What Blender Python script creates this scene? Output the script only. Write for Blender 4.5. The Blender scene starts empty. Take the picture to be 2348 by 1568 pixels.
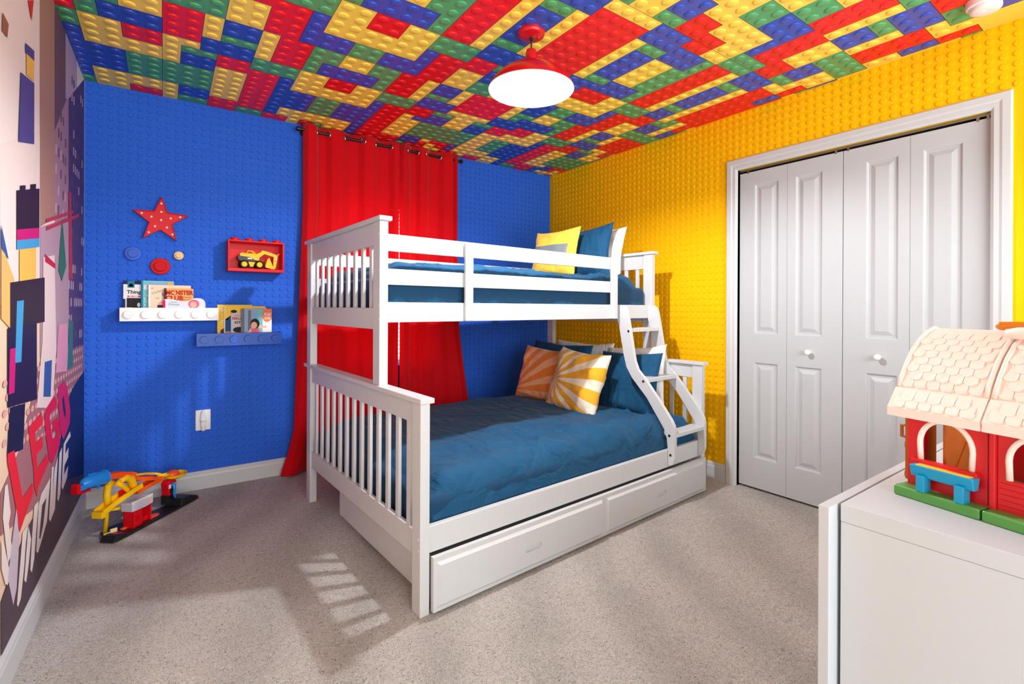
BULB, WORLD, FILL, EXPO = 2150, 5.0, 142, 0.33
import bpy, bmesh, math, random
from math import sin, cos, tan, pi, radians, sqrt
from mathutils import Vector, Matrix, noise
random.seed(7)
scene = bpy.context.scene
COL = scene.collection
# ------------------------------------------------------------------ helpers
def lin(c):
    r = []
    for v in c:
        v /= 255.0
        r.append(v/12.92 if v <= .04045 else ((v+.055)/1.055)**2.4)
    return (r[0], r[1], r[2], 1.0)
MATS = {}
def mat(name, rgb, rough=.5, spec=.5, bump=0, bscale=200, var=0, vscale=8, metal=0, sheen=0, trans=0, emit=None, coat=0):
    m = bpy.data.materials.new(name); m.use_nodes = True
    nt = m.node_tree; b = nt.nodes['Principled BSDF']
    b.inputs['Base Color'].default_value = lin(rgb)
    b.inputs['Roughness'].default_value = rough
    b.inputs['Specular IOR Level'].default_value = spec
    b.inputs['Metallic'].default_value = metal
    b.inputs['Sheen Weight'].default_value = sheen
    b.inputs['Coat Weight'].default_value = coat
    b.inputs['Transmission Weight'].default_value = trans
    if emit:
        b.inputs['Emission Color'].default_value = lin(emit[0]); b.inputs['Emission Strength'].default_value = emit[1]
    tc = nt.nodes.new('ShaderNodeTexCoord')
    if bump:
        n = nt.nodes.new('ShaderNodeTexNoise'); n.inputs['Scale'].default_value = bscale; n.inputs['Detail'].default_value = 3
        nt.links.new(tc.outputs['Object'], n.inputs['Vector'])
        bp = nt.nodes.new('ShaderNodeBump'); bp.inputs['Strength'].default_value = bump; bp.inputs['Distance'].default_value = .002
        nt.links.new(n.outputs['Fac'], bp.inputs['Height']); nt.links.new(bp.outputs['Normal'], b.inputs['Normal'])
    if var:
        n = nt.nodes.new('ShaderNodeTexNoise'); n.inputs['Scale'].default_value = vscale; n.inputs['Detail'].default_value = 4
        nt.links.new(tc.outputs['Object'], n.inputs['Vector'])
        mx = nt.nodes.new('ShaderNodeMix'); mx.data_type = 'RGBA'
        c = lin(rgb)
        mx.inputs['A'].default_value = tuple(x*(1-var) for x in c[:3])+(1,)
        mx.inputs['B'].default_value = tuple(min(1, x*(1+var)) for x in c[:3])+(1,)
        nt.links.new(n.outputs['Fac'], mx.inputs['Factor']); nt.links.new(mx.outputs['Result'], b.inputs['Base Color'])
    MATS[name] = m
    return m
def link(o, parent=None):
    COL.objects.link(o)
    if parent is not None: o.parent = parent
    return o
def tag(o, label=None, cat=None, group=None, kind=None):
    if label: o['label'] = label
    if cat: o['category'] = cat
    if group: o['group'] = group
    if kind: o['kind'] = kind
    return o
def empty(name, loc=(0, 0, 0), label=None, cat=None, group=None, rotz=0, kind=None):
    o = bpy.data.objects.new(name, None); o.location = loc; o.rotation_euler = (0, 0, rotz)
    o.empty_display_size = .05
    link(o); return tag(o, label, cat, group, kind)
class B:
    """collects verts and faces for one mesh"""
    def __init__(s): s.v = []; s.f = []; s.m = []; s.cur = 0
    def add(s, vs, fs):
        n = len(s.v); s.v += [tuple(p) for p in vs]
        for f in fs: s.f.append(tuple(i+n for i in f)); s.m.append(s.cur)
        return s
    def box(s, x0, x1, y0, y1, z0, z1):
        if x0 > x1: x0, x1 = x1, x0
        if y0 > y1: y0, y1 = y1, y0
        if z0 > z1: z0, z1 = z1, z0
        return s.add([(x0,y0,z0),(x1,y0,z0),(x1,y1,z0),(x0,y1,z0),(x0,y0,z1),(x1,y0,z1),(x1,y1,z1),(x0,y1,z1)],
            [(0,3,2,1),(4,5,6,7),(0,1,5,4),(1,2,6,5),(2,3,7,6),(3,0,4,7)])
    def prism(s, pts, axis, a0, a1):
        """polygon pts (2D) extruded on axis 'x','y','z' from a0 to a1"""
        def P(p, a): return {'x': (a, p[0], p[1]), 'y': (p[0], a, p[1]), 'z': (p[0], p[1], a)}[axis]
        n = len(pts); ar = sum(pts[i][0]*pts[(i+1) % n][1]-pts[(i+1) % n][0]*pts[i][1] for i in range(n))
        if (ar < 0) != (axis == 'y'): pts = pts[::-1]
        if a0 > a1: a0, a1 = a1, a0
        vs = [P(p, a0) for p in pts]+[P(p, a1) for p in pts]
        fs = [tuple(range(n))[::-1], tuple(range(n, 2*n))]+[(i, (i+1) % n, (i+1) % n+n, i+n) for i in range(n)]
        return s.add(vs, fs)
    def lathe(s, prof, c=(0, 0, 0), axis='z', n=32, cap=True, M=None):
        vs = []
        for r, h in prof:
            for k in range(n):
                a = 2*pi*k/n; p = Vector((r*cos(a), r*sin(a), h))
                if axis == 'x': p = Vector((p.z, p.x, p.y))
                elif axis == 'y': p = Vector((p.y, p.z, p.x))
                if M is not None: p = M @ p
                vs.append(p+Vector(c))
        fs = []
        for i in range(len(prof)-1):
            for k in range(n):
                fs.append((i*n+k, i*n+(k+1) % n, (i+1)*n+(k+1) % n, (i+1)*n+k))
        if cap:
            fs.append(tuple(range(n))[::-1]); fs.append(tuple(range((len(prof)-1)*n, len(prof)*n)))
        return s.add(vs, fs)
    def tube(s, pts, r, n=10, closed=False):
        pts = [Vector(p) for p in pts]; m = len(pts); vs = []; up = Vector((0, 0, 1)); prev = None
        rr = r if isinstance(r, (list, tuple)) else [r]*m
        for i, p in enumerate(pts):
            if closed: t = pts[(i+1) % m]-pts[i-1]
            else: t = pts[min(i+1, m-1)]-pts[max(i-1, 0)]
            t.normalize()
            a = prev if prev is not None else (up if abs(t.z) < .9 else Vector((1, 0, 0)))
            x = a-t*a.dot(t); x.normalize(); y = t.cross(x); prev = x
            for k in range(n):
                g = 2*pi*k/n; vs.append(p+(x*cos(g)+y*sin(g))*rr[i])
        fs = []
        for i in range(m if closed else m-1):
            j = (i+1) % m
            for k in range(n): fs.append((i*n+k, i*n+(k+1) % n, j*n+(k+1) % n, j*n+k))
        if not closed: fs += [tuple(range(n))[::-1], tuple(range((m-1)*n, m*n))]
        return s.add(vs, fs)
    def sphere(s, c, r, n=20, sc=(1, 1, 1)):
        h = n//2; pr = [(r*sin(pi*i/h) if 0 < i < h else r*.01, -r*cos(pi*i/h)) for i in range(h+1)]
        k0 = len(s.v); s.lathe(pr, (0, 0, 0), 'z', n)
        for i in range(k0, len(s.v)):
            p = s.v[i]; s.v[i] = (p[0]*sc[0]+c[0], p[1]*sc[1]+c[1], p[2]*sc[2]+c[2])
        return s
    def xf(s, fn):
        s.v = [tuple(fn(*p)) for p in s.v]; return s
def obj(name, b, m, parent=None, smooth=False, bevel=0, seg=2, origin=None, ang=40):
    me = bpy.data.meshes.new(name)
    vs = b.v
    if parent is not None and origin is None: origin = Vector((0, 0, 0))
    if origin is not None and any(origin): vs = [(p[0]-origin[0], p[1]-origin[1], p[2]-origin[2]) for p in vs]
    me.from_pydata(vs, [], b.f)
    ms = m if isinstance(m, (list, tuple)) else [m]
    for q in ms: me.materials.append(MATS[q] if isinstance(q, str) else q)
    if len(ms) > 1:
        for p, k in zip(me.polygons, b.m): p.material_index = k
    me.update()
    if smooth: me.polygons.foreach_set('use_smooth', [True]*len(me.polygons))
    o = bpy.data.objects.new(name, me)
    if origin is not None and parent is None: o.location = origin
    link(o, parent)
    if bevel:
        md = o.modifiers.new('Bevel', 'BEVEL'); md.width = bevel; md.segments = seg; md.limit_method = 'ANGLE'; md.angle_limit = radians(35)
    if smooth == 'auto':
        me.set_sharp_from_angle(angle=radians(ang))
    return o
def wobj(name, b, m, parent, **k):
    """like obj, but b holds world coordinates and the parent is an unrotated Empty"""
    L = parent.location.copy(); q = parent.parent
    while q is not None: L = L+q.location; q = q.parent
    b.v = [(p[0]-L.x, p[1]-L.y, p[2]-L.z) for p in b.v]
    return obj(name, b, m, parent, **k)
def copy_tree(o, parent=None):
    c = o.copy(); COL.objects.link(c); c.parent = parent
    for ch in o.children: copy_tree(ch, c)
    return c
def text(name, s, size, m, parent, M, extrude=.0004, align='CENTER', spacing=1.0, shear=0, sx=1, bold=0):
    cu = bpy.data.curves.new('t', 'FONT'); cu.body = s; cu.size = size; cu.extrude = extrude; cu.align_x = align; cu.align_y = 'CENTER'
    cu.space_character = spacing; cu.shear = shear; cu.offset = bold; cu.resolution_u = 3
    t = bpy.data.objects.new('t', cu); COL.objects.link(t); bpy.context.view_layer.update()
    me = bpy.data.meshes.new_from_object(t.evaluated_get(bpy.context.evaluated_depsgraph_get()))
    bpy.data.objects.remove(t); bpy.data.curves.remove(cu)
    me.transform(Matrix.Diagonal((sx, 1, 1, 1))); me.transform(M); me.materials.clear(); me.materials.append(MATS[m])
    o = bpy.data.objects.new(name, me); link(o, parent); return o
# lettering frame on the blue wall: x to the right, up = z, facing -y
def onwall(x, y, z, rot=0): return Matrix.Translation((x, y, z)) @ Matrix.Rotation(pi/2, 4, 'X') @ Matrix.Rotation(rot, 4, 'Z')
# ------------------------------------------------------------------ materials
mat('white_paint', (203, 204, 206), .35, .4)
mat('trim_paint', (202, 203, 205), .4, .4)
mat('door_paint', (188, 190, 193), .42, .4)
mat('dresser_white', (190, 192, 196), .45, .35)
mat('blue_wall_paint', (48, 102, 214), .7, .12, bump=.05, bscale=500)
mat('yellow_wall_paint', (250, 190, 8), .7, .1, bump=.05, bscale=500)
mat('ceil_red', (240, 30, 36), .36, .35)
mat('ceil_yellow', (255, 214, 84), .36, .35)
mat('ceil_blue', (48, 80, 184), .33, .5)
mat('ceil_green', (84, 164, 104), .33, .5)
mat('ceil_joint', (20, 18, 24), .8, .1)
mat('plain_wall', (225, 222, 216), .7, .2)
mat('dark_void', (30, 26, 24), .9, .1)
mat('red_plastic', (222, 14, 28), .35, .2)
mat('red_matte', (206, 10, 22), .5, .15)
mat('blue_plastic', (6, 84, 200), .3, .28)
mat('sky_blue_plastic', (22, 140, 235), .3, .5)
mat('white_plastic', (240, 238, 236), .3, .5)
mat('cream_plastic', (246, 205, 140), .45, .2)
mat('yellow_plastic', (255, 200, 16), .4, .3)
mat('orange_plastic', (255, 92, 20), .35, .5)
mat('black_plastic', (26, 26, 28), .4, .5)
mat('dark_gray_plastic', (62, 62, 66), .5, .4)
mat('gray_plastic', (196, 194, 206), .45, .4)
mat('rubber', (34, 33, 34), .75, .2)
mat('curtain_rod_black', (18, 16, 17), .35, .5)
mat('chrome', (205, 205, 210), .2, .5, metal=1)
mat('steel_track', (150, 150, 152), .4, .5, metal=1)
mat('bolt_dark', (46, 44, 42), .45, .5, metal=.6)
mat('navy_cotton', (16, 72, 108), .75, .2, bump=.12, bscale=900, sheen=.06)
mat('navy_sheet', (16, 60, 92), .75, .2, bump=.12, bscale=900, sheen=.05)
mat('yellow_cotton', (250, 208, 70), .8, .2, bump=.2, bscale=700, sheen=.2)
mat('white_cotton', (240, 236, 233), .8, .2, bump=.1, bscale=600, sheen=.2)
mat('gray_heather', (128, 134, 140), .85, .2, bump=.3, bscale=600, var=.18, vscale=260)
mat('pendant_red', (200, 18, 30), .25, .5)
mat('pendant_white', (250, 250, 250), .4, .4)
mat('barn_red', (205, 18, 30), .35, .5, bump=.1, bscale=60)
mat('barn_roof', (244, 222, 212), .32, .5)
mat('barn_trim', (250, 232, 222), .3, .5)
mat('barn_green', (82, 148, 70), .35, .5)
mat('barn_blue', (8, 150, 196), .32, .5)
mat('barn_brown', (178, 92, 28), .3, .5)
mat('corn_yellow', (240, 190, 60), .5, .4)
mat('clear_amber', (240, 140, 14), .12, .5, trans=.35)
mat('smoke_white', (240, 222, 214), .45, .4)
mat('paper_white', (242, 240, 236), .7, .2)
for n, c in dict(ink_black=(28, 26, 28), ink_navy=(28, 34, 84), ink_teal=(30, 128, 160), ink_red=(190, 40, 30), ink_magenta=(214, 14, 84),
    cover_teal=(124, 196, 204), cover_cream=(246, 222, 190), cover_orange=(240, 172, 96), cover_pale=(226, 234, 244), cover_yellow=(248, 208, 74),
    cover_gray=(206, 200, 204), ink_orange=(248, 128, 78), ink_pink=(238, 110, 132), ink_skin=(244, 190, 168), ink_sky=(140, 176, 214), ink_blue=(20, 78, 150),
    ink_gray=(120, 118, 124), ink_plum=(90, 40, 62)).items(): mat(n, c, .55, .2)
# curtain: dense red cloth that lets a little daylight through
def curtain_mat():
    m = bpy.data.materials.new('curtain_red'); m.use_nodes = True; nt = m.node_tree; b = nt.nodes['Principled BSDF']
    b.inputs['Base Color'].default_value = lin((228, 6, 24)); b.inputs['Roughness'].default_value = .75; b.inputs['Sheen Weight'].default_value = .15
    b.inputs['Specular IOR Level'].default_value = .15
    t = nt.nodes.new('ShaderNodeBsdfTranslucent'); t.inputs['Color'].default_value = lin((240, 10, 30))
    mx = nt.nodes.new('ShaderNodeMixShader'); mx.inputs['Fac'].default_value = .30
    nt.links.new(b.outputs[0], mx.inputs[1]); nt.links.new(t.outputs[0], mx.inputs[2])
    nt.links.new(mx.outputs[0], nt.nodes['Material Output'].inputs['Surface']); MATS['curtain_red'] = m
curtain_mat()
def carpet_mat():
    m = bpy.data.materials.new('carpet_pile'); m.use_nodes = True; nt = m.node_tree; b = nt.nodes['Principled BSDF']
    N, L = nt.nodes.new, nt.links.new
    b.inputs['Roughness'].default_value = .95; b.inputs['Specular IOR Level'].default_value = .1; b.inputs['Sheen Weight'].default_value = .3
    tc = N('ShaderNodeTexCoord')
    mp = N('ShaderNodeMapping'); mp.inputs['Scale'].default_value = (1.0, 1.0, 1.0); L(tc.outputs['Object'], mp.inputs['Vector'])
    n1 = N('ShaderNodeTexNoise'); n1.inputs['Scale'].default_value = 105; n1.inputs['Detail'].default_value = 5; n1.inputs['Roughness'].default_value = .72; n1.inputs['Distortion'].default_value = 2.2
    n2 = N('ShaderNodeTexNoise'); n2.inputs['Scale'].default_value = 4.5; n2.inputs['Detail'].default_value = 3; n2.inputs['Distortion'].default_value = .8
    # vacuum tracks: long wedges where the pile lies the other way
    w = N('ShaderNodeTexWave'); w.inputs['Scale'].default_value = .85; w.inputs['Distortion'].default_value = 9; w.inputs['Detail Scale'].default_value = .6; w.inputs['Detail'].default_value = 1.5
    mp2 = N('ShaderNodeMapping'); mp2.inputs['Rotation'].default_value = (0, 0, radians(28)); L(tc.outputs['Object'], mp2.inputs['Vector'])
    for q in (n1, n2): L(mp.outputs[0], q.inputs['Vector'])
    L(mp2.outputs[0], w.inputs['Vector'])
    r = N('ShaderNodeValToRGB'); e = r.color_ramp.elements
    e[0].position = .36; e[0].color = lin((104, 90, 82)); e[1].position = .60; e[1].color = lin((255, 250, 244))
    x = r.color_ramp.elements.new(.47); x.color = lin((240, 230, 221))
    L(n1.outputs['Fac'], r.inputs['Fac'])
    a = N('ShaderNodeMath'); a.operation = 'ADD'; L(n2.outputs['Fac'], a.inputs[0]); L(w.outputs['Fac'], a.inputs[1])
    mr = N('ShaderNodeMapRange'); mr.inputs['From Min'].default_value = .3; mr.inputs['From Max'].default_value = 1.4
    mr.inputs['To Min'].default_value = .86; mr.inputs['To Max'].default_value = 1.10; L(a.outputs[0], mr.inputs['Value'])
    mx = N('ShaderNodeMix'); mx.data_type = 'RGBA'; mx.blend_type = 'MULTIPLY'; mx.inputs['Factor'].default_value = 1
    L(r.outputs['Color'], mx.inputs['A']); L(mr.outputs[0], mx.inputs['B']); L(mx.outputs['Result'], b.inputs['Base Color'])
    bp = N('ShaderNodeBump'); bp.inputs['Strength'].default_value = 1.0; bp.inputs['Distance'].default_value = .018
    L(n1.outputs['Fac'], bp.inputs['Height']); L(bp.outputs['Normal'], b.inputs['Normal']); MATS['carpet_pile'] = m
carpet_mat()
def cloth_folds(name, sc, dist):
    nt = MATS[name].node_tree; b = nt.nodes['Principled BSDF']; N, L = nt.nodes.new, nt.links.new
    tc = N('ShaderNodeTexCoord'); mp = N('ShaderNodeMapping'); mp.inputs['Rotation'].default_value = (0, 0, radians(35)); mp.inputs['Scale'].default_value = (1, .45, 1)
    n = N('ShaderNodeTexNoise'); n.inputs['Scale'].default_value = sc; n.inputs['Detail'].default_value = 3; n.inputs['Distortion'].default_value = 1.6; n.inputs['Roughness'].default_value = .4
    L(tc.outputs['Object'], mp.inputs['Vector']); L(mp.outputs[0], n.inputs['Vector'])
    bp = N('ShaderNodeBump'); bp.inputs['Strength'].default_value = .75; bp.inputs['Distance'].default_value = dist
    old = [l for l in nt.links if l.to_socket == b.inputs['Normal']]
    if old: L(old[0].from_socket, bp.inputs['Normal'])
    L(n.outputs['Fac'], bp.inputs['Height']); L(bp.outputs['Normal'], b.inputs['Normal'])
cloth_folds('navy_cotton', 7.5, .035)
cloth_folds('navy_sheet', 6, .02)
cloth_folds('white_cotton', 8, .02)
def stripe_mat(name, cx, cy, freq, phase, ca, cb):
    """rays fanning from a point of the cushion face"""
    m = bpy.data.materials.new(name); m.use_nodes = True; nt = m.node_tree; b = nt.nodes['Principled BSDF']; N, L = nt.nodes.new, nt.links.new
    b.inputs['Roughness'].default_value = .85; b.inputs['Specular IOR Level'].default_value = .15; b.inputs['Sheen Weight'].default_value = .2
    tc = N('ShaderNodeTexCoord'); sp = N('ShaderNodeSeparateXYZ'); L(tc.outputs['Object'], sp.inputs[0])
    def mth(op, a, v=None, c=None):
        q = N('ShaderNodeMath'); q.operation = op
        for k, i in enumerate((a, v, c)):
            if i is None: continue
            if isinstance(i, (int, float)): q.inputs[k].default_value = i
            else: L(i, q.inputs[k])
        return q.outputs[0]
    ang = mth('ARCTAN2', mth('SUBTRACT', sp.outputs['Y'], cy), mth('SUBTRACT', sp.outputs['X'], cx))
    s = mth('SINE', mth('MULTIPLY_ADD', ang, freq, phase))
    st = mth('GREATER_THAN', s, .15)
    mx = N('ShaderNodeMix'); mx.data_type = 'RGBA'; mx.inputs['A'].default_value = lin(ca); mx.inputs['B'].default_value = lin(cb)
    L(st, mx.inputs['Factor']); L(mx.outputs['Result'], b.inputs['Base Color']); MATS[name] = m
stripe_mat('sunburst_cotton', -.17, -.02, 16, .6, (242, 172, 44), (248, 226, 204))
stripe_mat('ray_cotton_shaded', -.24, -.16, 21, 1.0, (240, 132, 56), (248, 178, 132))  # sunburst cloth colours again, with shade mixed in as coral
def sky_print():
    m = bpy.data.materials.new('mural_sky'); m.use_nodes = True; nt = m.node_tree; b = nt.nodes['Principled BSDF']; N, L = nt.nodes.new, nt.links.new
    b.inputs['Roughness'].default_value = .5; b.inputs['Specular IOR Level'].default_value = .35
    tc = N('ShaderNodeTexCoord'); sp = N('ShaderNodeSeparateXYZ'); L(tc.outputs['Object'], sp.inputs[0])
    n = N('ShaderNodeTexNoise'); n.inputs['Scale'].default_value = 7; n.inputs['Detail'].default_value = 6; L(tc.outputs['Object'], n.inputs['Vector'])
    a = N('ShaderNodeMath'); a.operation = 'MULTIPLY_ADD'; a.inputs[1].default_value = .5; L(n.outputs['Fac'], a.inputs[0]); L(sp.outputs['Z'], a.inputs[2])
    mr = N('ShaderNodeMapRange'); mr.inputs['From Min'].default_value = .6; mr.inputs['From Max'].default_value = 2.6; L(a.outputs[0], mr.inputs['Value'])
    r = N('ShaderNodeValToRGB'); e = r.color_ramp.elements
    e[0].position = 0; e[0].color = lin((240, 205, 178)); e[1].position = 1; e[1].color = lin((246, 226, 222))
    x = e.new(.45); x.color = lin((246, 220, 186)); x = e.new(.62); x.color = lin((250, 236, 228))
    L(mr.outputs[0], r.inputs['Fac']); L(r.outputs['Color'], b.inputs['Base Color']); MATS['mural_sky'] = m
sky_print()

# ------------------------------------------------------------------ room
XM, YB, XY, AM, H = -.3692, 3.6829, 3.0679, .01487, 2.44
YF = -.10                       # inner face of the wall behind the camera
def mx(y): return XM+tan(AM)*(y-YB)
o = obj('floor', B().box(-.75, 3.9, -2.3, 3.9, -.06, 0), 'carpet_pile'); tag(o, 'beige cut pile carpet with vacuum tracks covering the floor', 'floor', kind='structure')
# window opening in the blue wall (behind the curtains)
WX0, WX1, WZ0, WZ1 = .93, 1.88, .70, 2.10
def stud_verts(b, cx, cz, r, h, put, n=14):
    k = len(b.v); vs = []
    for q, (rr, d) in enumerate(((r, 0), (r*.975, h*.85), (r*.93, h))):
        for i in range(n):
            a = 2*pi*i/n; vs.append(put(cx+rr*cos(a), cz+rr*sin(a), d))
    fs = []
    for q in (0, 1):
        for i in range(n): fs.append((q*n+i, q*n+(i+1) % n, (q+1)*n+(i+1) % n, (q+1)*n+i))
    fs.append(tuple(range(2*n, 3*n)))
    b.add(vs, fs)
def back_wall():
    b = B(); t = .14
    for x0, x1, z0, z1 in ((XM-.1, WX0, 0, H), (WX1, XY+.75, 0, H), (WX0, WX1, 0, WZ0), (WX0, WX1, WZ1, H)): b.box(x0, x1, YB, YB+t, z0, z1)
    put = lambda x, z, d: (x, YB-d, z)
    for k in range(76):
        x = -.346+.0459*k
        if x > XY-.01: break
        for j in range(56):
            z = 2.423-.04402*j
            if z < .115: break
            if WX0-.02 < x < WX1+.02 and WZ0-.02 < z < WZ1+.02: continue
            if .8 < x < 2.0 and .35 < z < 2.3: continue
            stud_verts(b, x, z, .0132, .0054, put)
    o = obj('wall_back', b, 'blue_wall_paint', smooth='auto', ang=26); tag(o, 'blue wall covered in rows of raised round studs', 'wall', kind='structure')
back_wall()
# closet opening in the yellow wall
DY0, DY1, DZ = .5566, 1.7625, 2.063
def right_wall():
    b = B(); t = .13
    for y0, y1, z0, z1 in ((YF-.1, DY0, 0, H), (DY1, YB, 0, H), (DY0, DY1, DZ, H)): b.box(XY, XY+t, y0, y1, z0, z1)
    put = lambda y, z, d: (XY-d, -y, z)
    for k in range(84):
        y = 3.629-.0451*k
        if y < YF+.02: break
        for j in range(56):
            z = 2.422-.0440*j
            if z < .115: break
            if DY0-.085 < y < DY1+.085 and z < DZ+.085: continue
            stud_verts(b, -y, z, .0130, .0050, put)
    o = obj('wall_right', b, 'yellow_wall_paint', smooth='auto', ang=26); tag(o, 'yellow wall covered in rows of raised round studs', 'wall', kind='structure')
right_wall()
b = B(); b.box(XY+.13, XY+.75, DY0-.25, DY1+.25, -.01, .0); b.box(XY+.74, XY+.76, DY0-.3, DY1+.3, 0, H)
b.box(XY+.13, XY+.76, DY0-.3, DY0-.28, 0, H); b.box(XY+.13, XY+.76, DY1+.28, DY1+.3, 0, H); b.box(XY+.13, XY+.76, DY0-.3, DY1+.3, H-.02, H)
o = obj('wall_closet', b, 'dark_void'); tag(o, 'dark inside of the closet behind the white folding doors', 'wall', kind='structure')
# left wall with printed mural
b = B(); b.prism([(XM, YB), (mx(-.35), -.35), (mx(-.35)-.1, -.35), (XM-.1, YB)], 'z', 0, H)
o = obj('wall_left', b, 'mural_sky'); tag(o, 'left wall papered with a pale sky and city mural', 'wall', kind='structure')
# unseen wall behind the camera; doorway and opening added to admit fill, hall beyond
b = B()
for x0, x1, z0, z1 in ((1.04, 1.16, 0, H), (2.92, XY+.1, 0, H), (1.16, 2.92, 0, .96), (1.16, 2.92, 2.28, H), (-.75, 1.04, 2.28, H)): b.box(x0, x1, YF-.1, YF, z0, z1)
o = obj('wall_front', b, 'plain_wall'); tag(o, 'off white wall opposite the blue wall, doorway and wide opening added for fill', 'wall', kind='structure')
b = B(); b.box(-.78, -.70, -2.3, -.35, 0, H); b.box(3.25, 3.33, -2.3, YF-.1, 0, H); b.box(-.78, 3.33, -2.38, -2.3, 0, H); b.box(-.78, -.42, -.40, -.33, 0, H)
o = obj('wall_hall', b, 'plain_wall'); tag(o, 'off white unseen hall walls beyond the added doorway', 'wall', kind='structure')
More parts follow.
